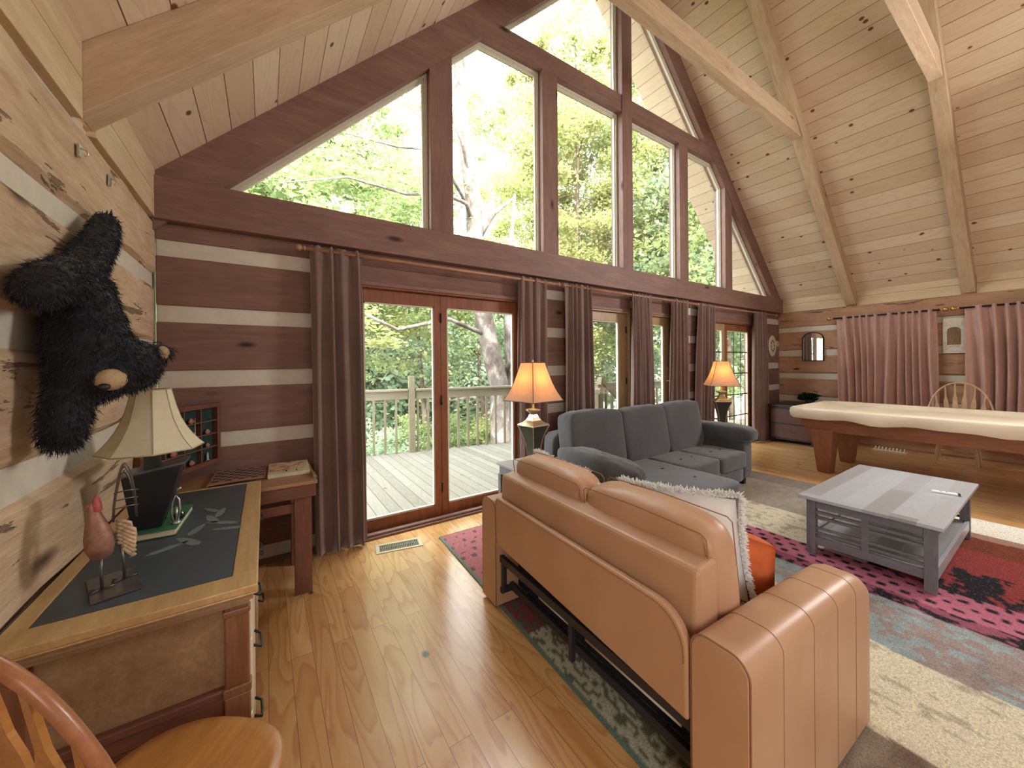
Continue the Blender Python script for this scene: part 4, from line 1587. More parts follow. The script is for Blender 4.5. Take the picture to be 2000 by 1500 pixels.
# ------------------------------------------------------------------ rug
def smooth_noise(nx, ny, cx, cy, seed):
    rg = np.random.default_rng(seed)
    g = rg.random((cy + 2, cx + 2))
    X, Y = np.meshgrid(np.linspace(0, cx, nx), np.linspace(0, cy, ny))
    xi, yi = np.floor(X).astype(int), np.floor(Y).astype(int)
    fx, fy = X - xi, Y - yi
    fx, fy = fx * fx * (3 - 2 * fx), fy * fy * (3 - 2 * fy)
    return (g[yi, xi] * (1 - fx) * (1 - fy) + g[yi, xi + 1] * fx * (1 - fy) + g[yi + 1, xi] * (1 - fx) * fy + g[yi + 1, xi + 1] * fx * fy)


RX1, RY0, RY1 = 5.55, -1.7, 3.03
NX, NY = 300, 300
U, V_ = np.meshgrid(np.linspace(0, 1, NX), np.linspace(0, 1, NY))
YY = RY0 + (RY1 - RY0) * V_
XLFT = 1.105 + 0.045 * YY
XX = XLFT + (RX1 - XLFT) * U
YY = YY + 0.0
n1 = smooth_noise(NX, NY, 120, 120, 1)
n2 = smooth_noise(NX, NY, 40, 150, 2)
n3 = smooth_noise(NX, NY, 14, 16, 3)
n4 = smooth_noise(NX, NY, 150, 60, 4)


def lin(r, g, b):
    return np.array(srgb(r, g, b)[:3])


colr = np.zeros((NY, NX, 3))
cream, cream2 = lin(214, 204, 178), lin(180, 170, 148)
teal, greyp = lin(146, 158, 158), lin(150, 134, 130)
pink, pinkd, blk = lin(186, 110, 130), lin(146, 80, 98), lin(38, 34, 40)
brown, gbrown = lin(112, 94, 80), lin(150, 138, 124)
dred, wht = lin(146, 62, 60), lin(226, 220, 206)
xw = XX + 0.03 * (n3 - 0.5)
T = n2[..., None]
base = brown * (1 - T) + gbrown * T
colr[:] = base
m = (xw > 2.03) & (xw <= 2.68)
colr[m] = np.where((n4[m] > 0.78)[:, None], cream2, cream)
m = (xw > 2.68) & (xw <= 3.23)
q = (n1[m] * 0.5 + n3[m] * 0.5)[:, None]
colr[m] = np.where(q > 0.55, greyp, teal) * (0.85 + 0.3 * n2[m][:, None])
colr[(xw > 2.98) & (xw < 3.12) & (n1 > 0.5)] = greyp * 1.1
m = (xw > 3.23) & (xw <= 3.36)
colr[m] = np.where((n1[m] > 0.45)[:, None], blk, pinkd)
m = (xw > 3.36) & (xw <= 3.68)
colr[m] = pink
dash = (np.abs(((YY * 9.0 + np.floor(XX * 13) * 0.5) % 1.0) - 0.5) < 0.2) & (np.abs((XX * 13) % 1.0 - 0.5) < 0.24)
colr[m & dash] = blk
m = (xw > 3.68) & (xw <= 4.32)
colr[m] = np.where((n1[m] > 0.72)[:, None], cream2, cream)
m = (xw > 4.32)
colr[m] = (lin(158, 148, 134) * (0.85 + 0.25 * n2[..., None]))[m]
m = m & (xw > 5.2)
colr[m] = (lin(136, 126, 118) * (0.9 + 0.2 * n2[..., None]))[m]
near_ = (YY < 0.85)
m = near_ & (xw > 3.68)
colr[m] = np.where((n3[m] * .35 + n2[m] * .35 + n1[m] * .3 > 0.52)[:, None], blk * 1.1, dred)
m = near_ & (xw > 4.15)
colr[m] = dred
m = near_ & (xw > 4.6)
colr[m] = (lin(120, 62, 46) * (0.9 + 0.2 * n2[..., None]))[m]
m = near_ & (xw > 4.95)
colr[m] = lin(158, 124, 106)
m = near_ & (xw > 5.08)
colr[m] = wht
# strip that shows behind the leather sofa
bk_ = xw < 1.75
yw = YY + 0.04 * (n3 - 0.5)
m = bk_ & (yw > 2.18)
colr[m] = lin(180, 116, 120)
dash2 = (np.abs(((XX * 10 + np.floor(YY * 11) * 0.5) % 1.0) - 0.5) < 0.18) & (np.abs((YY * 11) % 1.0 - 0.5) < 0.26)
colr[m & dash2 & (n1 > .35)] = lin(104, 84, 88)
m = bk_ & (yw <= 2.18)
colr[m] = (lin(150, 130, 120) * (0.8 + 0.4 * n1[..., None]))[m]
n5 = smooth_noise(NX, NY, 299, 200, 9)
m = bk_ & (yw <= 1.98)
colr[m] = np.where((n5[m] > 0.5)[:, None], lin(150, 74, 78), lin(104, 100, 96))
m = bk_ & (yw <= 1.66)
colr[m] = np.where((n5[m] > 0.6)[:, None], lin(112, 116, 92), lin(196, 194, 174))
edge = (XX - XLFT) < 0.018
colr[edge] = lin(112, 138, 128)

me = bpy.data.meshes.new('area_rug')
vz = 0.008 + 0.002 * n3
vs = np.stack([XX, YY, vz], -1).reshape(-1, 3)
idx = np.arange(NX * NY).reshape(NY, NX)
fs = np.stack([idx[:-1, :-1], idx[:-1, 1:], idx[1:, 1:], idx[1:, :-1]], -1).reshape(-1, 4)
me.from_pydata(vs.tolist(), [], fs.tolist())
ca = me.color_attributes.new('pattern', 'FLOAT_COLOR', 'POINT')
ca.data.foreach_set('color', np.concatenate([colr.reshape(-1, 3), np.ones((NX * NY, 1))], 1).reshape(-1).astype(np.float32))
t = NT('woven_rug')
at = t.n('ShaderNodeAttribute')
at.attribute_name = 'pattern'
nz = t.noise(t.coords(), 150, 3, 0.7)
nz2 = t.noise(t.coords((1, 3, 1)), 34, 4, 0.7)
c = t.mix(1.0, at.outputs['Color'], t.ramp(nz, [(0.35, (0.62, 0.62, 0.62, 1)), (0.65, (1.15, 1.15, 1.15, 1))]), 'MULTIPLY')
c = t.mix(t.math('MULTIPLY', t.ramp(nz2, [(0.56, (0, 0, 0, 1)), (0.62, (1, 1, 1, 1))]), 0.35), c, srgb(120, 112, 104))
M_rug = t.principled(c, 0.95, 0.1, 0, nz, 0.5, 0.004)
me.materials.append(M_rug)
me.update()
rug = link(bpy.data.objects.new('area_rug', me))
sd = rug.modifiers.new('solid', 'SOLIDIFY')
sd.thickness = 0.007
sd.offset = -1
tag(rug, 'large multicoloured banded patchwork rug under the sofas and coffee table', 'rug')

# floor vent
fv = thing('floor_vent', 'pale metal floor register in front of the curtain by the glass door', 'vent', (0.915, 3.085, 0.0), math.radians(-10.5))
mb = MB()
mb.box(-.185, .185, -.08, -.055, 0, .006)
mb.box(-.185, .185, .055, .08, 0, .006)
mb.box(-.185, -.155, -.055, .055, 0, .006)
mb.box(.155, .185, -.055, .055, 0, .006)
mb.build('vent_frame', plain('vent_cream', srgb(196, 186, 160), 0.45, 0.4, 0.2), fv, bevel=0.002)
mb = MB()
mb.box(-.155, .155, -.055, .055, 0.0005, .0012)
mb.build('vent_hole', M_black, fv)
mb = MB()
for k in range(23):
    x = -.15 + .3 * k / 22
    mb.box(x - .0022, x + .0022, -.055, .055, .001, .0055)
mb.box(-.155, .155, -.003, .003, .002, .0058)
mb.build('louvre', plain('vent_louvre', srgb(150, 142, 118), 0.45, 0.4, 0.3), fv)

# ------------------------------------------------------------------ leather sofa
t = NT('tan_leather')
v = t.coords()
vo = t.n('ShaderNodeTexVoronoi')
vo.inputs['Scale'].default_value = 260
t.l(v, vo.inputs['Vector'])
nz = t.noise(v, 3.0, 3, 0.5)
c = t.ramp(nz, [(0.3, srgb(180, 140, 108)), (0.7, srgb(192, 153, 121))])
M_leather = t.principled(c, 0.42, 0.45, 0, vo.outputs['Distance'], 0.08, 0.002)
M_seam = plain('leather_seam', srgb(146, 104, 76), 0.6)
ls = thing('leather_sofa', 'tan leather sofa seen from its open back, metal frame below', 'sofa', (1.117, 0.50, 0), math.radians(-1.8))
SL_, SD_ = 1.62, 0.965


def arm_mesh(ya, yb):
    """rounded block arm: profile across y, top dipping slightly to the front."""
    mb = MB()
    R_ = 0.055
    prof = [(ya, 0.02), (ya, 0.60 - R_)]
    H_ = 0.655
    for k in range(7):
        a = math.pi - (math.pi / 2) * k / 6
        prof.append((ya + R_ + R_ * math.cos(a), H_ - R_ + R_ * math.sin(a)))
    for k in range(7):
        a = math.pi / 2 - (math.pi / 2) * k / 6
        prof.append((yb - R_ + R_ * math.cos(a), H_ - R_ + R_ * math.sin(a)))
    prof.append((yb, 0.02))
    del prof[1]
    xs_ = [0, 0.006, 0.02, .2, .4, .6, .75, .85, .92, .95, SD_]
    vs, fs = [], []
    n = len(prof)
    for i, x in enumerate(xs_):
        f = x / SD_
        drop = 0.03 * f ** 2
        if x > 0.85:
            drop += 0.05 * ((x - 0.85) / 0.115) ** 2.2
        ins = 0.006 if i == 0 else 0
        if i == len(xs_) - 1:
            ins = 0.012
        for (y, z) in prof:
            yc = (ya + yb) / 2
            vs.append((x, yc + (y - yc) * (1 - ins / (yb - ya) * 2), z - drop * min(1, max(0, (z - 0.1) / 0.4)) - (ins if z > .3 else 0)))
    for i in range(len(xs_) - 1):
        for k in range(n - 1):
            fs.append((i * n + k, i * n + k + 1, (i + 1) * n + k + 1, (i + 1) * n + k))
        fs.append((i * n + n - 1, i * n, (i + 1) * n, (i + 1) * n + n - 1))
    fs.append(tuple(range(n))[::-1])
    fs.append(tuple((len(xs_) - 1) * n + k for k in range(n)))
    mb.add(vs, fs, 0, True)
    mb.s[-1] = mb.s[-2] = False
    return mb, prof


for (ya, yb, tagn) in ((0, .178, 'near'), (1.45, SL_, 'far')):
    mb, prof = arm_mesh(ya, yb)
    am = mb.build('arm', M_leather, ls)
    em = am.modifiers.new('split', 'EDGE_SPLIT')
    em.split_angle = math.radians(42)
    # stitched seams over the arm
    mb = MB()
    for x in (.2, .42, .62, .8):
        drop = 0.03 * (x / SD_) ** 2
        yc = (ya + yb) / 2
        mb.tube([(x, yc + (y - yc) * 1.002, z - drop * min(1, max(0, (z - 0.1) / 0.4)) + (0.0004 if z > .6 else 0)) for (y, z) in prof], 0.0011, 5)
    mb.tube([(.004, y, z) for (y, z) in prof], 0.003, 6)
    mb.build('seam', M_seam, am)
    for x in (.04, .9):
        mb = MB()
        mb.box(x, x + .05, (ya + yb) / 2 - .03, (ya + yb) / 2 + .03, 0.0115, .03)
        mb.build('foot', M_black, ls)

# back panel (thin upholstered shell with rounded corners)
pts = []


def arc(cy, cz, r_, a0, a1, n=8):
    return [(cy + r_ * math.cos(math.radians(a0 + (a1 - a0) * k / n)), cz + r_ * math.sin(math.radians(a0 + (a1 - a0) * k / n))) for k in range(n + 1)]


pts = [(.186, .345), (.186, .54)] + arc(.306, .565, .12, 180, 90) + arc(1.41, .665, .03, 90, 0) + [(1.44, .52)] + arc(1.39, .45, .04, 0, -80, 5)
mb = MB()
mb.prism(pts[::-1], -0.004, 0.03, 'x', smooth=False)
pn_ = mb.build('back_panel', M_leather, ls, bevel=0.011, seg=3)
mb = MB()
mb.tube([(-.0045, y * 1.0, z) for (y, z) in [(p[0] + (.012 if p[0] < .5 else -.012), p[1] - .012) for p in pts[1:-6]]], 0.002, 5)
mb.build('seam', M_seam, pn_)
# tall back cushion frame behind it
mb = MB()
mb.prism([(.034, .36), (.055, .815), (.165, .835), (.19, .80), (.16, .36)], .182, 1.46, 'y')
mb.build('back_frame', M_leather, ls, bevel=0.018, seg=3)
mb = MB()
mb.tube([(.054, .19, .40), (.066, .19, .80), (.160, .19, .818)], 0.0022, 6)
mb.tube([(.062, .195, .808), (.062, 1.45, .808)], 0.0022, 6)
mb.build('seam', M_seam, bpy.data.objects['back_frame'])
# seat and back cushions
for (ya, yb, nm_) in ((.185, .812, 0), (.818, 1.445, 1)):
    cu = cushion(-.085, .085, ya, yb, 0, .50, puff=0.10, n=14, seed=nm_ + 3, wrinkle=0.002, ex=7)
    o = cu.build('back_cushion', M_leather, ls)
    o.location = (.275, 0, .43)
    o.rotation_euler = (0, math.radians(-8), 0)
    mb = MB()
    for xx in (-.083, .083):
        mb.tube([(xx, ya + .012, .02), (xx, ya + .008, .25), (xx, ya + .012, .48), (xx, ya + .03, .495), (xx, (ya + yb) / 2, .503), (xx, yb - .03, .495), (xx, yb - .012, .48), (xx, yb - .008, .25), (xx, yb - .012, .02)], 0.0024, 6)
    mb.build('piping', M_seam, o)
    cu = cushion(.34, .93, ya, yb, .28, .45, puff=0.08, n=12, seed=nm_, ex=8)
    cu.build('seat_cushion', M_leather, ls)
mb = MB()
mb.box(.25, .92, .18, 1.448, .06, .28)
mb.build('seat_base', M_black, ls, bevel=0.01)
M_frame_metal = plain('sleeper_metal', srgb(58, 60, 68), 0.4, 0.5, 0.5, 0.1)
mb = MB()
mb.box(.03, .055, .182, 1.448, .285, .325)
mb.box(.10, .125, .182, 1.448, .10, .14)
for y in (.19, .80, 1.42):
    mb.box(.032, .056, y - .012, y + .012, .11, .32)
mb.box(.03, .12, .182, .20, .10, .13)
mb.box(.03, .12, 1.42, 1.448, .10, .13)
mb.build('metal_frame', M_frame_metal, ls, bevel=0.002)
mb = MB()
mb.tube([(.075, .26, .235), (.075, .74, .235)], 0.006, 8)
mb.tube([(.075, .86, .235), (.075, 1.10, .235)], 0.005, 8)
mb.build('pull_rod', plain('pale_rod', srgb(206, 200, 182), 0.4), ls)
mb = MB()
mb.box(.16, .20, .182, 1.448, .10, .40)
mb.build('folded_mattress', plain('mattress_cover', srgb(30, 34, 44), 0.8), ls, bevel=0.01)


# pillows
M_white = plain('white_pillow', srgb(226, 228, 228), 0.9, 0.1, 0, 0.04, 20, 0.1, sheen=0.3)
M_orange = plain('orange_pillow', srgb(206, 106, 62), 0.8, 0.15, 0, 0.1, 18, 0.2)


def throw_pillow(name, label, mat, loc, rot, w=.46, h=.46, th=.13, fringe=False, seed=0):
    p = thing(name, label, 'pillow', loc)
    p.rotation_euler = rot
    n = 18
    r = random.Random(seed)
    mb = MB()

    def F(sgn):
        def fn(u, v):
            a, b_ = 2 * u - 1, 2 * v - 1
            d = (max(0, (1 - a * a)) * max(0, (1 - b_ * b_))) ** 0.42
            pin = 1 - 0.06 * (a * a * b_ * b_)
            k = 1 - 0.07 * (1 - b_ * b_) * abs(a) ** 3
            k2 = 1 - 0.07 * (1 - a * a) * abs(b_) ** 3
            w_ = 0.004 * math.sin(9 * a + 5 * b_ + seed) + .003 * math.sin(14 * b_ - 6 * a)
            return (sgn * (th / 2 * d + w_ * d), a * w / 2 * k * pin, b_ * h / 2 * k2 * pin)
        return fn
    mb.grid(F(1), n, n)
    mb.grid(F(-1), n, n)
    c_ = mb.build('cover', mat, p, weld=True)
    if fringe:
        mb = MB()
        per = []
        N = 520
        for i in range(N):
            s = i / N * 4
            k, f = int(s), s - int(s)
            q = [(-1 + 2 * f, -1), (1, -1 + 2 * f), (1 - 2 * f, 1), (-1, 1 - 2 * f)][k]
            per.append(q)
        for (a, b_) in per:
            k = 1 - 0.07 * (1 - b_ * b_) * abs(a) ** 3
            k2 = 1 - 0.07 * (1 - a * a) * abs(b_) ** 3
            c0 = Vector((0, a * w / 2 * k, b_ * h / 2 * k2))
            out = Vector((0, a if abs(a) > .98 else a * .2, b_ if abs(b_) > .98 else b_ * .2)).normalized()
            for _ in range(4):
                d = (out + Vector((r.uniform(-.9, .9), r.uniform(-.6, .6), r.uniform(-.6, .6)))).normalized() * r.uniform(.014, .034)
                e = c0 + Vector((r.uniform(-.012, .012), 0, 0))
                mb.tube([e, e + d * .55 + Vector((0, 0, .003)), e + d], [0.0028, 0.0026, 0.001], 3)
        mb.build('fringe', mat, p)
    return p


throw_pillow('fringed_pillow', 'white shaggy fringed pillow leaning by the near arm of the leather sofa', M_white, (1.575, 0.985, 0.70), (math.radians(-4), math.radians(-10), math.radians(16)), .50, .48, .16, True, 1)
throw_pillow('fringed_pillow', 'white fringed pillow behind the far leather back cushion', M_white, (1.56, 1.75, 0.68), (math.radians(3), math.radians(-14), math.radians(-2)), .48, .45, .12, True, 4)
throw_pillow('orange_pillow', 'plump orange pillow in front of the white fringed pillow', M_orange, (1.76, 0.865, 0.60), (math.radians(4), math.radians(-14), math.radians(8)), .36, .32, .20, False, 2)

# ------------------------------------------------------------------ grey sectional
t = NT('charcoal_weave')
v = t.coords()
nz = t.noise(v, 3.0, 4, 0.6)
nf = t.noise(v, 240, 2, 0.6)
c = t.mix(0.35, t.ramp(nz, [(0.3, srgb(62, 63, 66)), (0.7, srgb(80, 81, 84))]), t.ramp(nf, [(0.3, srgb(46, 47, 50)), (0.7, srgb(104, 105, 108))]))
M_grey = t.principled(c, 0.9, 0.15, 0, nf, 0.35, 0.003, sheen=0.25)
gs = thing('sectional_sofa', 'charcoal grey fabric sectional sofa with chaise along the window wall', 'sofa', (3.65, 2.45, 0))
G0 = Vector((3.65, 2.45, 0))


def gcush(name, x0, x1, y0, y1, z0, z1, rot=None, puff=.08, ex=7, n=12, seed=0, wr=0.0):
    cx, cy, cz = (x0 + x1) / 2, (y0 + y1) / 2, z0
    cu = cushion(x0 - cx, x1 - cx, y0 - cy, y1 - cy, 0, z1 - z0, puff, n, seed, wr, ex)
    o = cu.build(name, M_grey, gs)
    o.location = (cx - G0.x, cy - G0.y, cz - G0.z)
    if rot:
        o.rotation_euler = rot
    return o


gcush('back_frame', 2.42, 4.93, 2.88, 3.06, .10, .80, ex=14, puff=.02)
gcush('seat_base', 2.66, 4.74, 2.14, 2.90, .09, .30, ex=16, puff=.01)
gcush('chaise_base', 2.66, 3.53, 1.64, 2.30, .09, .30, ex=16, puff=.01)
R8 = math.radians(-9)
gcush('back_cushion', 2.46, 3.22, 2.60, 2.84, .42, 1.0, (R8, math.radians(1.5), 0), .08, 9, 16, 1, .005)
gcush('back_cushion', 3.22, 3.98, 2.59, 2.83, .42, .985, (R8, math.radians(-1), 0), .09, 9, 16, 2, .006)
gcush('back_cushion', 3.98, 4.72, 2.60, 2.84, .42, .99, (R8, math.radians(-1), 0), .09, 9, 16, 3, .005)
ch_ = gcush('chaise_cushion', 2.645, 3.545, 1.62, 2.66, .26, .445, None, .035, 12, 14, 4, .002)
s1 = gcush('seat_cushion', 3.55, 4.14, 2.12, 2.66, .26, .445, None, .05, 12, 12, 5, .002)
s2 = gcush('seat_cushion', 4.145, 4.735, 2.12, 2.66, .26, .445, None, .05, 12, 12, 6, .002)
mb = MB()
for (x, y) in ((2.9, 1.95), (3.28, 1.92), (2.9, 2.28), (3.28, 2.25), (3.75, 2.35), (3.95, 2.35), (4.35, 2.35), (4.55, 2.35)):
    mb.lathe([(0.0, .003), (.010, .002), (.013, 0), (.010, -.004)], 10, 0, M=Matrix.Translation((x - G0.x, y - G0.y, .4535)), cap=False)
mb.build('tuft_button', plain('tuft_button', srgb(60, 58, 60), 0.8), gs)
gcush('arm', 4.74, 4.95, 2.17, 3.02, .09, .56, ex=14, puff=.02)
gcush('arm_pad', 4.69, 4.99, 2.10, 2.98, .52, .72, (math.radians(-1), math.radians(3), 0), .10, 4, 14, 7, .003)
gcush('arm', 2.39, 2.65, 1.98, 3.02, .09, .48, ex=14, puff=.02)
gcush('arm_pad', 2.40, 2.64, 1.93, 2.86, .47, .68, (math.radians(2), math.radians(-4), 0), .12, 4, 14, 8, .004)
for (x, y) in ((2.72, 1.70), (3.47, 1.70), (4.88, 2.25), (4.88, 2.95), (2.48, 2.95), (2.48, 2.08)):
    mb = MB()
    mb.box(x - .025 - G0.x, x + .025 - G0.x, y - .025 - G0.y, y + .025 - G0.y, .0115, .095)
    mb.build('foot', M_black, gs)

# ------------------------------------------------------------------ end tables and lit lamps
M_greywood = wood('weathered_grey_wood', srgb(172, 168, 166), srgb(134, 132, 134), 'y', 1.0, 0.4, 0.4, 0, None, 0.05, 0.15)
M_greywood_d = wood('weathered_grey_frame', srgb(132, 130, 136), srgb(100, 98, 104), 'z', 1.2, 0.5, 0.3, 0, None, 0.08, 0.15)


def end_table(x, y, label):
    e = thing('end_table', label, 'table', (x, y, 0.011))
    mb = MB()
    mb.box(-.23, .23, -.23, .23, .575, .60)
    mb.build('table_top', M_greywood, e, bevel=0.003)
    mb = MB()
    for s_ in (-1, 1):
        mb.box(-.21, .21, s_ * .205 - .01, s_ * .205 + .01, .50, .575)
        mb.box(s_ * .205 - .01, s_ * .205 + .01, -.195, .195, .50, .575)
    mb.build('apron', M_greywood_d, e)
    for sx in (-1, 1):
        for sy in (-1, 1):
            mb = MB()
            mb.box(sx * .2 - .022, sx * .2 + .022, sy * .2 - .022, sy * .2 + .022, .0, .50)
            mb.build('leg', M_greywood_d, e, bevel=0.003)
    mb = MB()
    mb.box(-.19, .19, -.19, .19, .16, .18)
    mb.build('shelf', M_greywood, e)
    return e


end_table(1.975, 2.655, 'grey end table under the lit lamp behind the leather sofa')
end_table(5.235, 2.70, 'grey end table under the lit lamp beside the sofa arm pad')


def shade_lit():
    t = NT('warm_linen_shade')
    v = t.coords()
    nz = t.noise(v, 40, 3, 0.6)
    c = t.ramp(nz, [(0.3, srgb(176, 160, 142)), (0.7, srgb(196, 180, 160))])
    d = t.n('ShaderNodeBsdfDiffuse')
    t.l(c, d.inputs[0])
    tr = t.n('ShaderNodeBsdfTranslucent')
    tr.inputs[0].default_value = srgb(255, 186, 110)
    mx = t.n('ShaderNodeMixShader')
    mx.inputs[0].default_value = 0.34
    t.l(d.outputs[0], mx.inputs[1])
    t.l(tr.outputs[0], mx.inputs[2])
    t.l(mx.outputs[0], t.out.inputs[0])
    return t.mat


M_lit = shade_lit()
M_lampbase = plain('brushed_pewter', srgb(176, 164, 138), 0.28, 0.5, 0.75, 0.1, 12)
M_lampdark = plain('dark_pewter', srgb(78, 78, 68), 0.3, 0.5, 0.6, 0.1, 12)


def lit_lamp(x, y, label, rot):
    l_ = thing('table_lamp', label, 'lamp', (x, y, .612), rot)
    prof = [(.268, .565), (.258, .572), (.225, .62), (.195, .67), (.168, .725), (.145, .785), (.125, .84), (.108, .895)]
    mb = MB()
    n = 4
    mb.lathe([(r_, z) for r_, z in prof], n, 0, phase=math.pi / 4, smooth=False, cap=False)
    sh = mb.build('lamp_shade', M_lit, l_)
    mb = MB()
    for k in range(n):
        a = math.pi / 4 + k * math.pi / 2
        mb.tube([(r_ * math.cos(a), r_ * math.sin(a), z) for r_, z in prof], 0.003, 5)
    for (r_, z) in (prof[0], prof[-1]):
        mb.tube([(r_ * math.cos(math.pi / 4 + k * math.pi / 2), r_ * math.sin(math.pi / 4 + k * math.pi / 2), z) for k in range(5)], 0.003, 5)
    mb.build('shade_piping', plain('dark_piping', srgb(76, 58, 48), 0.7), sh)
    mb = MB()
    mb.lathe([(.05, .0), (.062, .01), (.062, .03), (.052, .045)], 4, 0, phase=math.pi / 4, smooth=False)
    mb.build('base_foot', M_lampdark, l_, bevel=0.003)
    mb = MB()
    mb.lathe([(.052, .045), (.054, .10), (.062, .16), (.078, .22), (.100, .28), (.124, .325), (.138, .345)], 4, 0, phase=math.pi / 4, smooth=False)
    mb.build('tapered_body', M_lampdark, l_)
    mb = MB()
    for k in range(4):
        a = math.pi / 4 + k * math.pi / 2
        mb.tube([((r_ + .001) * math.cos(a), (r_ + .001) * math.sin(a), z) for r_, z in ((.052, .045), (.054, .10), (.062, .16), (.078, .22), (.100, .28), (.124, .325), (.138, .345))], 0.005, 6)
    mb.lathe([(.142, .345), (.142, .356), (.10, .372), (.07, .392), (.048, .42), (.036, .445)], 4, 0, phase=math.pi / 4, smooth=False)
    mb.build('shoulder', M_lampbase, l_, bevel=0.002)
    mb = MB()
    mb.lathe([(.03, .445), (.034, .455), (.05, .468), (.066, .478), (.066, .488), (.03, .495), (.012, .50), (.012, .56)], 20, 0)
    mb.build('neck', M_lampbase, l_)
    mb = MB()
    mb.lathe([(math.sin(math.pi * k / 10) * .028 + 1e-4, .66 - math.cos(math.pi * k / 10) * .035) for k in range(11)], 14, 0)
    t = NT('bulb_glow')
    t.principled(srgb(255, 220, 170), 0.5, 0.3, emission=srgb(255, 190, 110), em_strength=1.5)
    mb.build('bulb', t.mat, l_)
    mb = MB()
    mb.tube([(0, 0, .56), (0, 0, .63)], 0.008, 8)
    mb.tube([(-.02, 0, .60), (-.05, 0, .70), (-.04, 0, .84), (0, 0, .90), (.04, 0, .84), (.05, 0, .70), (.02, 0, .60)], 0.0025, 6)
    mb.lathe([(.006, .90), (.009, .91), (0.0, .925)], 10, 0, cap=False)
    mb.build('harp', M_brass, l_)
    d = bpy.data.lights.new('lamp_bulb_light', 'POINT')
    d.energy = 1.7
    d.color = (1.0, 0.55, 0.27)
    d.shadow_soft_size = 0.04
    lo = bpy.data.objects.new('lamp_bulb_light', d)
    link(lo, l_)
    lo.location = (0, 0, .74)
    return l_


lit_lamp(1.965, 2.62, 'lit square shade lamp behind the far back cushion of the leather sofa', math.radians(-37 + 45))
lit_lamp(5.20, 2.66, 'lit square shade lamp in front of the gridded glass doors', math.radians(-63 + 15))

# ------------------------------------------------------------------ coffee table
ct = thing('coffee_table', 'grey weathered wood coffee table with slatted ends on the rug', 'table', (4.22, 0.825, 0.0115))
M_tabletop = plank_mat('grey_plank_top', [srgb(158, 160, 164), srgb(182, 186, 192), srgb(144, 142, 142), srgb(190, 195, 202)], 0.13, 1.8, 'x', 0.0, srgb(120, 120, 120), 0.3, 0.5, 0.15, 0, None, 0.12, 0.03, 0.2, 0.1, srgb(122, 114, 110))
mb = MB()
mb.box(-.745, .745, -.375, .375, .425, .45)
mb.build('table_top', M_tabletop, ct, bevel=0.004)
mb = MB()
mb.box(-.69, .69, -.335, -.31, .36, .424)
mb.box(-.69, .69, .31, .335, .36, .424)
mb.build('apron', M_greywood_d, ct)
for sx in (-1, 1):
    for sy in (-1, 1):
        mb = MB()
        mb.box(sx * .665 - .028, sx * .665 + .028, sy * .31 - .028, sy * .31 + .028, 0, .424)
        mb.build('leg', M_greywood_d, ct, bevel=0.003)
M_gw_y = wood('weathered_grey_slats', srgb(132, 130, 136), srgb(100, 98, 104), 'y', 1.2, 0.5, 0.3, 0, None, 0.08, 0.15)
for sx in (-1, 1):
    mb = MB()
    x = sx * .672
    for (z0, z1) in ((.355, .424), (.315, .335), (.275, .295), (.195, .213), (.158, .176), (.075, .135)):
        mb.box(x - .01, x + .01, -.285, .285, z0, z1)
    mb.box(x - .011, x + .011, -.02, .02, .135, .355)
    mb.build('slatted_end', M_gw_y, ct, bevel=0.002)
mb = MB()
mb.box(-.66, .66, -.33, .33, .115, .14)
mb.box(-.66, .66, -.335, -.315, .075, .15)
mb.box(-.66, .66, .315, .335, .075, .15)
mb.build('shelf', M_tabletop, ct)
rm = thing('remote_control', 'white remote control near the corner of the grey coffee table', 'remote control', (4.40, 0.555, 0.462), math.radians(-78))
mb = MB()
mb.box(-.075, .075, -.02, .02, 0, .014)
mb.build('casing', plain('white_plastic', srgb(236, 236, 232), 0.4), rm, bevel=0.005)
mb = MB()
mb.box(.055, .07, -.02, .02, .0012, .0145)
mb.lathe([(.006, .0135), (.006, .0152)], 12, 0, M=Matrix.Translation((-.03, 0, 0)))
mb.lathe([(.006, .0135), (.006, .0152)], 12, 0, M=Matrix.Translation((0.0, 0, 0)))
mb.build('button', M_black, rm)
# ------------------------------------------------------------------ curtains
def cloth_mat(name, c1, c2):
    t = NT(name)
    v = t.coords((1, 1, 0.2))
    nz = t.noise(v, 120, 2, 0.6)
    nb = t.noise(t.coords(), 2.5, 2, 0.5)
    c = t.mix(0.5, t.ramp(nb, [(0.3, c1), (0.7, c2)]), t.ramp(nz, [(0.3, c1), (0.7, c2)]))
    return t.principled(c, 0.85, 0.15, 0, nz, 0.2, 0.002, sheen=0.4)


M_curt = cloth_mat('brown_curtain', srgb(104, 84, 78), srgb(126, 103, 95))
M_curt2 = cloth_mat('mauve_curtain', srgb(172, 138, 128), srgb(196, 160, 148))


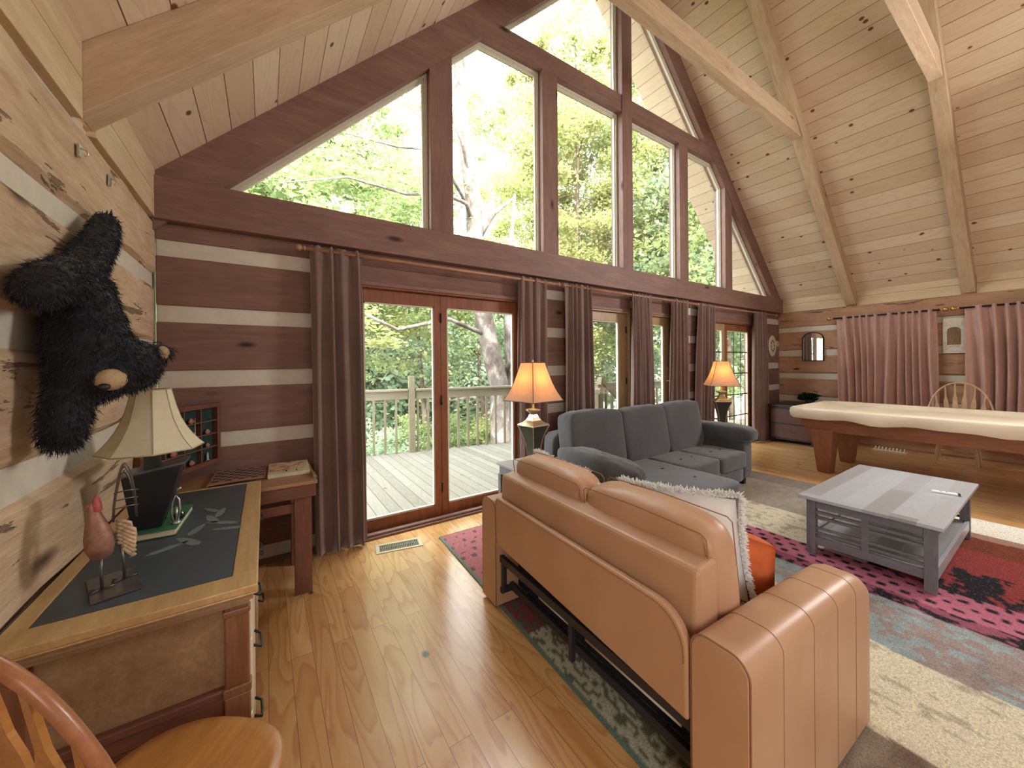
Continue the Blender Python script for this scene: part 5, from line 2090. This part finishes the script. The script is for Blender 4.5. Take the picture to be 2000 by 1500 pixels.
def curtain(label, a0, a1, b0, b1, ztop, zbot, plane, along='x', folds=5, amp=0.03, mat=None, seed=0, group=None, fade=0.25):
    """a0..a1 width at the top, b0..b1 at the hem; soft irregular pleats."""
    r = random.Random(seed)
    ph = [r.uniform(0, 6.28) for _ in range(5)]
    mb = MB()
    nu, nv = folds * 12 + 1, 26

    def fn(u, v):
        z = ztop + (zbot - ztop) * v
        s0 = a0 + (a1 - a0) * u
        s1 = b0 + (b1 - b0) * u
        e = v ** 0.8
        s = s0 * (1 - e) + s1 * e
        ua = u + 0.035 * math.sin(2 * math.pi * u * 2 + ph[0]) + 0.02 * math.sin(3 * v + ph[1] + 5 * u)
        A = amp * (0.55 + 0.45 * min(1, v * 3)) * (0.7 + 0.5 * math.sin(ph[2] + 7 * u) ** 2)
        d = A * math.sin(2 * math.pi * folds * ua + ph[3]) + 0.35 * A * math.sin(4 * math.pi * folds * ua + ph[4] + 2 * v)
        top = 0.008 * math.sin(2 * math.pi * folds * 2 * u) if v == 0 else 0
        d += 0.006 * math.sin(2 * math.pi * folds * 2.0 * u) * max(0, 1 - v * 8)
        if along == 'x':
            return (s, plane + d, z + top)
        return (plane + d, s, z + top)
    mb.grid(fn, nu, nv)
    o = mb.build('curtain', mat or M_curt, solid=0.003)
    return tag(o, label, 'curtain', group)


YC = 3.262
curtain('brown curtain at the window side of the small corner table', 0.300, 0.678, 0.319, 0.707, 2.435, .02, YC, folds=4, amp=.034, seed=1)
curtain('brown curtain between the first deck door and the bare chinked logs', 2.265, 2.643, 2.255, 2.633, 2.435, .02, YC, folds=4, amp=.03, seed=2)
curtain('brown curtain beside the bare chinked logs, at the tan glass door', 2.904, 3.349, 2.894, 3.388, 2.435, .02, YC, folds=5, amp=.03, seed=3)
curtain('brown curtain between the two tan glass doors', 4.104, 4.511, 4.066, 4.569, 2.435, .02, YC, folds=5, amp=.032, seed=5)
curtain('brown curtain just past the door with the brass knob', 4.995, 5.421, 4.946, 5.421, 2.435, .02, YC, folds=5, amp=.032, seed=6)
curtain('brown curtain on the near side of the gridded glass doors, lit by the lamp', 5.740, 6.195, 5.614, 6.156, 2.435, .02, YC, folds=5, amp=.032, seed=7)
curtain('brown curtain beside the oval wall plaque', 7.550, 8.015, 7.502, 8.063, 2.435, .02, YC, folds=5, amp=.03, seed=8)
curtain('wide mauve curtain between the arched mirror and the windsor chair', 2.42, 1.20, 2.36, 1.16, 2.30, .22, XR - .14, 'y', 11, .062, M_curt2, 9)
curtain('wide mauve curtain on the far side of the carved picture', .92, -1.1, .90, -1.15, 2.30, .22, XR - .14, 'y', 15, .062, M_curt2, 10)

M_rod = wood('rod_wood', srgb(196, 150, 118), srgb(160, 112, 86), 'x', 2, 0.4, 0.4)


def rod(label, p0, p1, knob, mat_rod=None, mat_k=None, bracket=None):
    a, b_ = Vector(p0), Vector(p1)
    r_ = thing('curtain_rod', label, 'curtain rod', p0)
    d = b_ - a
    mb = MB()
    mb.tube([(0, 0, 0), d], 0.014, 12)
    mb.build('pole', mat_rod or M_rod, r_)
    dn = d.normalized()
    for s_, o_ in ((-1, Vector((0, 0, 0))), (1, d)):
        mb = MB()
        M_ = Matrix.Translation(o_) @ (dn * s_).to_track_quat('Z', 'Y').to_matrix().to_4x4()
        mb.lathe([(.014, 0), (.020, .006), (.012, .014), (.014, .022)] + [(knob * math.sin(a_) + .001, .022 + knob - knob * math.cos(a_)) for a_ in [math.pi * k / 8 for k in range(1, 9)]], 14, 0, M=M_, cap=False)
        mb.build('finial', mat_k or M_rod, r_)
    wall = Vector((0, YG - p0[1], 0)) if abs(d.x) > abs(d.y) else Vector((XR - p0[0], 0, 0))
    wl = wall.normalized()
    for f in (0.04, 0.96):
        q = d * f
        mb = MB()
        mb.tube([q - wl * .0, q + wall - wl * .002], 0.007, 8)
        mb.tube([q + wall - wl * .008, q + wall - wl * .001], 0.022, 12)
        mb.build('bracket', mat_k or M_rod, r_)
    return r_


rod('wooden curtain rod over the first deck door', (.27, YC, 2.405), (2.78, YC, 2.405), .024)
rod('wooden curtain rod over the two tan glass doors', (2.96, YC, 2.405), (5.64, YC, 2.405), .024)
rod('wooden curtain rod over the gridded glass doors', (5.86, YC, 2.405), (8.42, YC, 2.405), .024)
rod('dark curtain rod with gold finials over the curtain nearer the mirror', (XR - .14, 2.46, 2.275), (XR - .14, 1.16, 2.275), .034, M_dark, M_brass)
rod('dark curtain rod with gold finials over the curtain past the carved picture', (XR - .14, .97, 2.275), (XR - .14, -1.2, 2.275), .034, M_dark, M_brass)

# ------------------------------------------------------------------ wall pieces
pl = thing('wall_plaque', 'white oval plaque with dark scroll motif in the far corner', 'plaque', (8.56, YG, 1.81))
mb = MB()
N = 32
mb.lathe([(0.0, 0.0), (.16, 0.0), (.165, .006), (.15, .016), (.12, .013), (0.0, .013)], N, 0, M=Matrix.Rotation(math.pi / 2, 4, 'X') @ Matrix.Diagonal((1, 1.30, 1, 1)), cap=False)
mb.build('plate', plain('plaque_cream', srgb(222, 208, 180), 0.5), pl)
mb = MB()
for k in range(10):
    a = 2 * math.pi * k / 10
    cx, cz = .075 * math.cos(a), .105 * math.sin(a)
    pth = [(cx + .022 * math.cos(a + s * 1.2) * (1 - s / 6), -.015, cz + .028 * math.sin(a + s * 1.2) * (1 - s / 6)) for s in range(5)]
    mb.tube(pth, 0.0045, 5)
mb.tube([(.07 * math.cos(2 * math.pi * k / 20), -.014, .10 * math.sin(2 * math.pi * k / 20)) for k in range(21)], 0.003, 5)
mb.build('scroll_motif', plain('plaque_ink', srgb(66, 56, 52), 0.6), pl)

mi = thing('wall_mirror', 'arched dark framed mirror on the log wall beyond the pool table', 'mirror', (XR - .003, 2.80, 1.50))


def arch(w, h, y0=0.0, n=14):
    pts = [(-w, 0), (w, 0), (w, h - w * .75)]
    pts += [(w * math.cos(math.pi * k / n), h - w * .75 + w * .75 * math.sin(math.pi * k / n)) for k in range(1, n)]
    pts.append((-w, h - w * .75))
    return pts


outer, inner = arch(.17, .56), [(p[0], p[1] + .016) for p in arch(.152, .527)]
mb = MB()
n = len(outer)
vs = [(-.025, p[0], p[1]) for p in outer] + [(-.025, p[0], p[1]) for p in inner] + [(0, p[0], p[1]) for p in outer] + [(-.008, p[0], p[1]) for p in inner]
fs = []
for i in range(n):
    j = (i + 1) % n
    fs += [(i, j, n + j, n + i), (n + i, n + j, 3 * n + j, 3 * n + i), (i, 2 * n + i, 2 * n + j, j)]
mb.add(vs, fs)
mb.build('frame', M_dark, mi)
mb = MB()
mb.prism(inner, -.009, -.006, 'x')
t = NT('mirror_silver')
t.principled((0.9, 0.92, 0.92, 1), 0.02, 0.5, 1.0)
mb.build('mirror_glass', t.mat, mi)

pc = thing('carved_picture', 'white carved arch picture hung between the two mauve curtains', 'picture', (XR - .004, 1.035, 1.60))
mb = MB()
sq = [(-.115, 0), (.115, 0), (.115, .54), (-.115, .54)]
ar = [(p[0], p[1] + .13) for p in arch(.07, .27)]
n = len(ar)
mb.box(-.02, 0, -.115, .115, 0, .13)
mb.box(-.02, 0, -.115, .115, .40, .54)
mb.box(-.02, 0, -.115, -.07, .13, .40)
mb.box(-.02, 0, .07, .115, .13, .40)
for s_ in (-1, 1):
    mb.prism([(s_ * .0, .40), (s_ * .07, .40), (s_ * .07, .3475), (s_ * .062, .372), (s_ * .045, .388), (s_ * .02, .397)], -.02, -.001, 'x')
mb.build('carved_frame', plain('whitewashed_wood', srgb(206, 200, 186), 0.7, 0.2, 0, 0.12, 30, 0.3), pc, bevel=0.003)
mb = MB()
for s_ in (-1, 1):
    for z in (.08, .45):
        mb.tube([(-.023, s_ * .09 + .015 * math.cos(q), z + .03 * math.sin(q)) for q in [2 * math.pi * k / 10 for k in range(11)]], 0.004, 5)
mb.tube([(-.023, -.05, .10), (-.024, 0, .12), (-.023, .05, .10)], .008, 6)
mb.build('carving', plain('carving_cream', srgb(214, 206, 184), 0.7), pc)
mb = MB()
mb.box(-.004, -.001, -.07, .07, .13, .40)
mb.build('painted_inset', wood('inset_brown', srgb(170, 140, 92), srgb(96, 66, 48), 'z', 0.5, 0.6), pc)

# ------------------------------------------------------------------ pool table
M_pool = wood('pool_table_wood', srgb(156, 104, 76), srgb(118, 72, 52), 'y', 1.0, 0.4, 0.4, 0, None, 0.05, 0.15)
M_pool_z = wood('pool_leg_wood', srgb(156, 104, 76), srgb(118, 72, 52), 'z', 1.0, 0.4, 0.4, 0, None, 0.05, 0.15)
t = NT('beige_vinyl_cover')
v = t.coords()
nz = t.noise(v, 3.2, 5, 0.65, 0.8)
c = t.ramp(t.noise(v, 2.0, 3, 0.6), [(0.3, srgb(206, 190, 164)), (0.7, srgb(224, 210, 188))])
M_cover = t.principled(c, 0.5, 0.35, 0, nz, 0.5, 0.02)
pt = thing('pool_table', 'pool table under a fitted beige cover on tapered wooden legs', 'pool table', (6.84, 0.90, 0))
PX, PYF, PYN = .76, 1.34, 1.50    # half width, far half length, near half length
mb = MB()


def cover():
    sk = []
    nu = 60

    def ring(inset_, z, wob=0.0):
        pts = []
        x0, x1, y0, y1 = -PX + inset_, PX - inset_, -PYN + inset_, PYF - inset_
        c_ = 0.16 if inset_ < 0.05 else 0.05
        base = [(x0 + c_, y0), (x1 - c_, y0), (x1, y0 + c_), (x1, y1 - c_), (x1 - c_, y1), (x0 + c_, y1), (x0, y1 - c_), (x0, y0 + c_)]
        per = []
        L = [math.dist(base[i], base[(i + 1) % 8]) for i in range(8)]
        tot = sum(L)
        cnt = [max(2, int(round(l_ / 0.09))) for l_ in L]
        return base, cnt
    cnt = None
    rows = []
    spec = [(.012, .725, 1), (.0, .745, .8), (-.006, .80, .5), (.0, .845, 0), (.02, .862, 0), (.10, .864, 0), (.12, .852, 0), (.14, .818, .0), (.30, .812, 0), (.55, .812, 0)]
    _, cnt = ring(0, 0)
    for (ins, z, w) in spec:
        base, _ = ring(ins, z)
        pts = []
        for i in range(8):
            a, b_ = base[i], base[(i + 1) % 8]
            for k in range(cnt[i]):
                f = k / cnt[i]
                pts.append([a[0] + (b_[0] - a[0]) * f, a[1] + (b_[1] - a[1]) * f, z])
        N = len(pts)
        for q, p in enumerate(pts):
            p[2] += w * .02 * math.sin(q * .9) * math.sin(q * .23 + 1)
            nx_, ny_ = p[0], p[1]
            l_ = math.hypot(nx_, ny_)
            s = 1 + w * .02 * math.sin(q * .7 + 2) / max(l_, .3)
            p[0] *= s
            p[1] *= s
        rows.append(pts)
    N = len(rows[0])
    vs = [tuple(p) for r_ in rows for p in r_]
    fs = []
    for j in range(len(rows) - 1):
        for i in range(N):
            fs.append((j * N + i, j * N + (i + 1) % N, (j + 1) * N + (i + 1) % N, (j + 1) * N + i))
    fs.append(tuple((len(rows) - 1) * N + i for i in range(N)))
    return vs, fs


vs, fs = cover()
mb.add(vs, fs, 0, True)
mb.build('fitted_cover', M_cover, pt)
mb = MB()
# tapered frame below the cover
def taper_box(mb, x0, x1, y0, y1, z0, z1, d):
    vs = [(x0 + d, y0 + d, z0), (x1 - d, y0 + d, z0), (x1 - d, y1 - d, z0), (x0 + d, y1 - d, z0), (x0, y0, z1), (x1, y0, z1), (x1, y1, z1), (x0, y1, z1)]
    mb.add(vs, [(3, 2, 1, 0), (4, 5, 6, 7), (0, 1, 5, 4), (1, 2, 6, 5), (2, 3, 7, 6), (3, 0, 4, 7)])


taper_box(mb, -PX + .07, PX - .07, -PYN + .10, PYF - .13, .56, .77, .06)
mb.build('cabinet_frame', M_pool, pt, bevel=0.006)
mb = MB()
mb.box(-PX + .10, PX - .10, -PYN + .12, PYF - .12, .77, .80)
mb.build('rail', M_pool, pt)
for (x, y) in ((-.50, .97), (.38, .97), (-.50, -1.1), (.38, -1.1)):
    mb = MB()
    w, h_ = .17, .14
    vs = [(x - w * .5, y - h_ * .5, 0), (x + w * .5, y - h_ * .5, 0), (x + w * .5, y + h_ * .5, 0), (x - w * .5, y + h_ * .5, 0),
          (x - w * .95, y - h_ * .85, .58), (x + w * .75, y - h_ * .85, .58), (x + w * .75, y + h_ * .85, .58), (x - w * .95, y + h_ * .85, .58)]
    mb.add(vs, [(3, 2, 1, 0), (4, 5, 6, 7), (0, 1, 5, 4), (1, 2, 6, 5), (2, 3, 7, 6), (3, 0, 4, 7)])
    mb.build('leg', M_pool_z, pt, bevel=0.012)
mb = MB()
mb.lathe([(.0, 0), (.012, .004), (.014, .012), (.008, .022), (.006, .034)], 12, 0, M=Matrix.Translation((-PX + .1, PYF - .16, .712)) @ Matrix.Rotation(-math.pi / 2, 4, 'Y'), cap=False)
mb.build('knob', M_silver, pt)

M_oak_pale = wood('pale_oak_chair', srgb(214, 184, 140), srgb(180, 146, 104), 'z', 1.1, 0.4, 0.4, 0, None, 0.04, 0.12)
# windsor chair behind the pool table
windsor('windsor_chair', 'oak hoop back chair standing behind the covered pool table', (8.12, 0.92, 0), math.radians(92), 0.315, 0.72, 0.25, 6, M_oak_pale, tilt=0.12, mat_b=M_oak_pale)

# dark chest in the corner with a green cushion on top
ch = thing('dark_chest', 'low dark wooden chest in the far corner past the pool table', 'chest', (8.30, 2.88, 0))
M_chest = wood('dark_chest_wood', srgb(58, 42, 38), srgb(38, 28, 26), 'y', 1.0, 0.4, 0.4, 0, None, 0.05, 0.2)
mb = MB()
mb.box(-.36, .52, -.40, .30, .06, .66)
mb.build('carcass', M_chest, ch, bevel=0.006)
mb = MB()
mb.box(-.39, .54, -.43, .32, .66, .70)
mb.build('lid', M_chest, ch, bevel=0.006)
for y in (-.05, ):
    for (z0, z1) in ((.10, .34), (.37, .62)):
        mb = MB()
        mb.box(-.375, -.36, -.37, .27, z0, z1)
        dr = mb.build('drawer', wood('chest_drawer_wood', srgb(112, 72, 56), srgb(80, 50, 42), 'y', 1.0, 0.4), ch, bevel=0.004)
        mb = MB()
        mb.lathe([(.005, 0), (.005, .012), (.012, .018), (0, .028)], 12, 0, M=Matrix.Translation((-.375, -.05, (z0 + z1) / 2)) @ Matrix.Rotation(-math.pi / 2, 4, 'Y'), cap=False)
        mb.build('knob', M_brass, dr)
for (x, y) in ((-.32, -.36), (-.32, .26), (.48, -.36), (.48, .26)):
    mb = MB()
    mb.box(x - .03, x + .03, y - .03, y + .03, 0, .06)
    mb.build('foot', M_chest, ch)
pp = thing('potted_plant', 'small dark green bushy plant in a low pot on the dark chest', 'plant', (8.45, 2.72, .701))
mb = MB()
mb.lathe([(.05, 0), (.06, .0), (.075, .07), (.08, .08), (.07, .08), (.06, .07), (0.0, .065)], 16, 0, cap=False)
mb.build('pot', plain('dark_pot', srgb(52, 48, 44), 0.5), pp)
fo = link(bpy.data.objects.new('foliage', leaf_mesh('plant_leaves', 900, 40, .34, leaf_mat('dark_plant_leaf', srgb(28, 46, 34), srgb(52, 74, 52), srgb(40, 70, 40)), seed=9, spread=.2)), pp)
fo.location = (0, 0, .13)
fo.scale = (.14, .16, .075)

# white floor register near the right wall
vn = thing('floor_vent', 'white scalloped register on the floor under the wide mauve curtain', 'vent', (8.62, 1.70, 0))
mb = MB()
mb.box(-.04, .06, -.2, .2, 0, .012)
mb.build('vent_frame', plain('white_metal', srgb(226, 220, 206), 0.4), vn, bevel=0.003)
mb = MB()
for k in range(9):
    mb.tube([(-.035, -.17 + .0425 * k, .014), (.01, -.17 + .0425 * k, .05), (.055, -.17 + .0425 * k, .014)], .008, 6)
mb.build('louvre', plain('white_louvre', srgb(232, 226, 212), 0.4), vn)
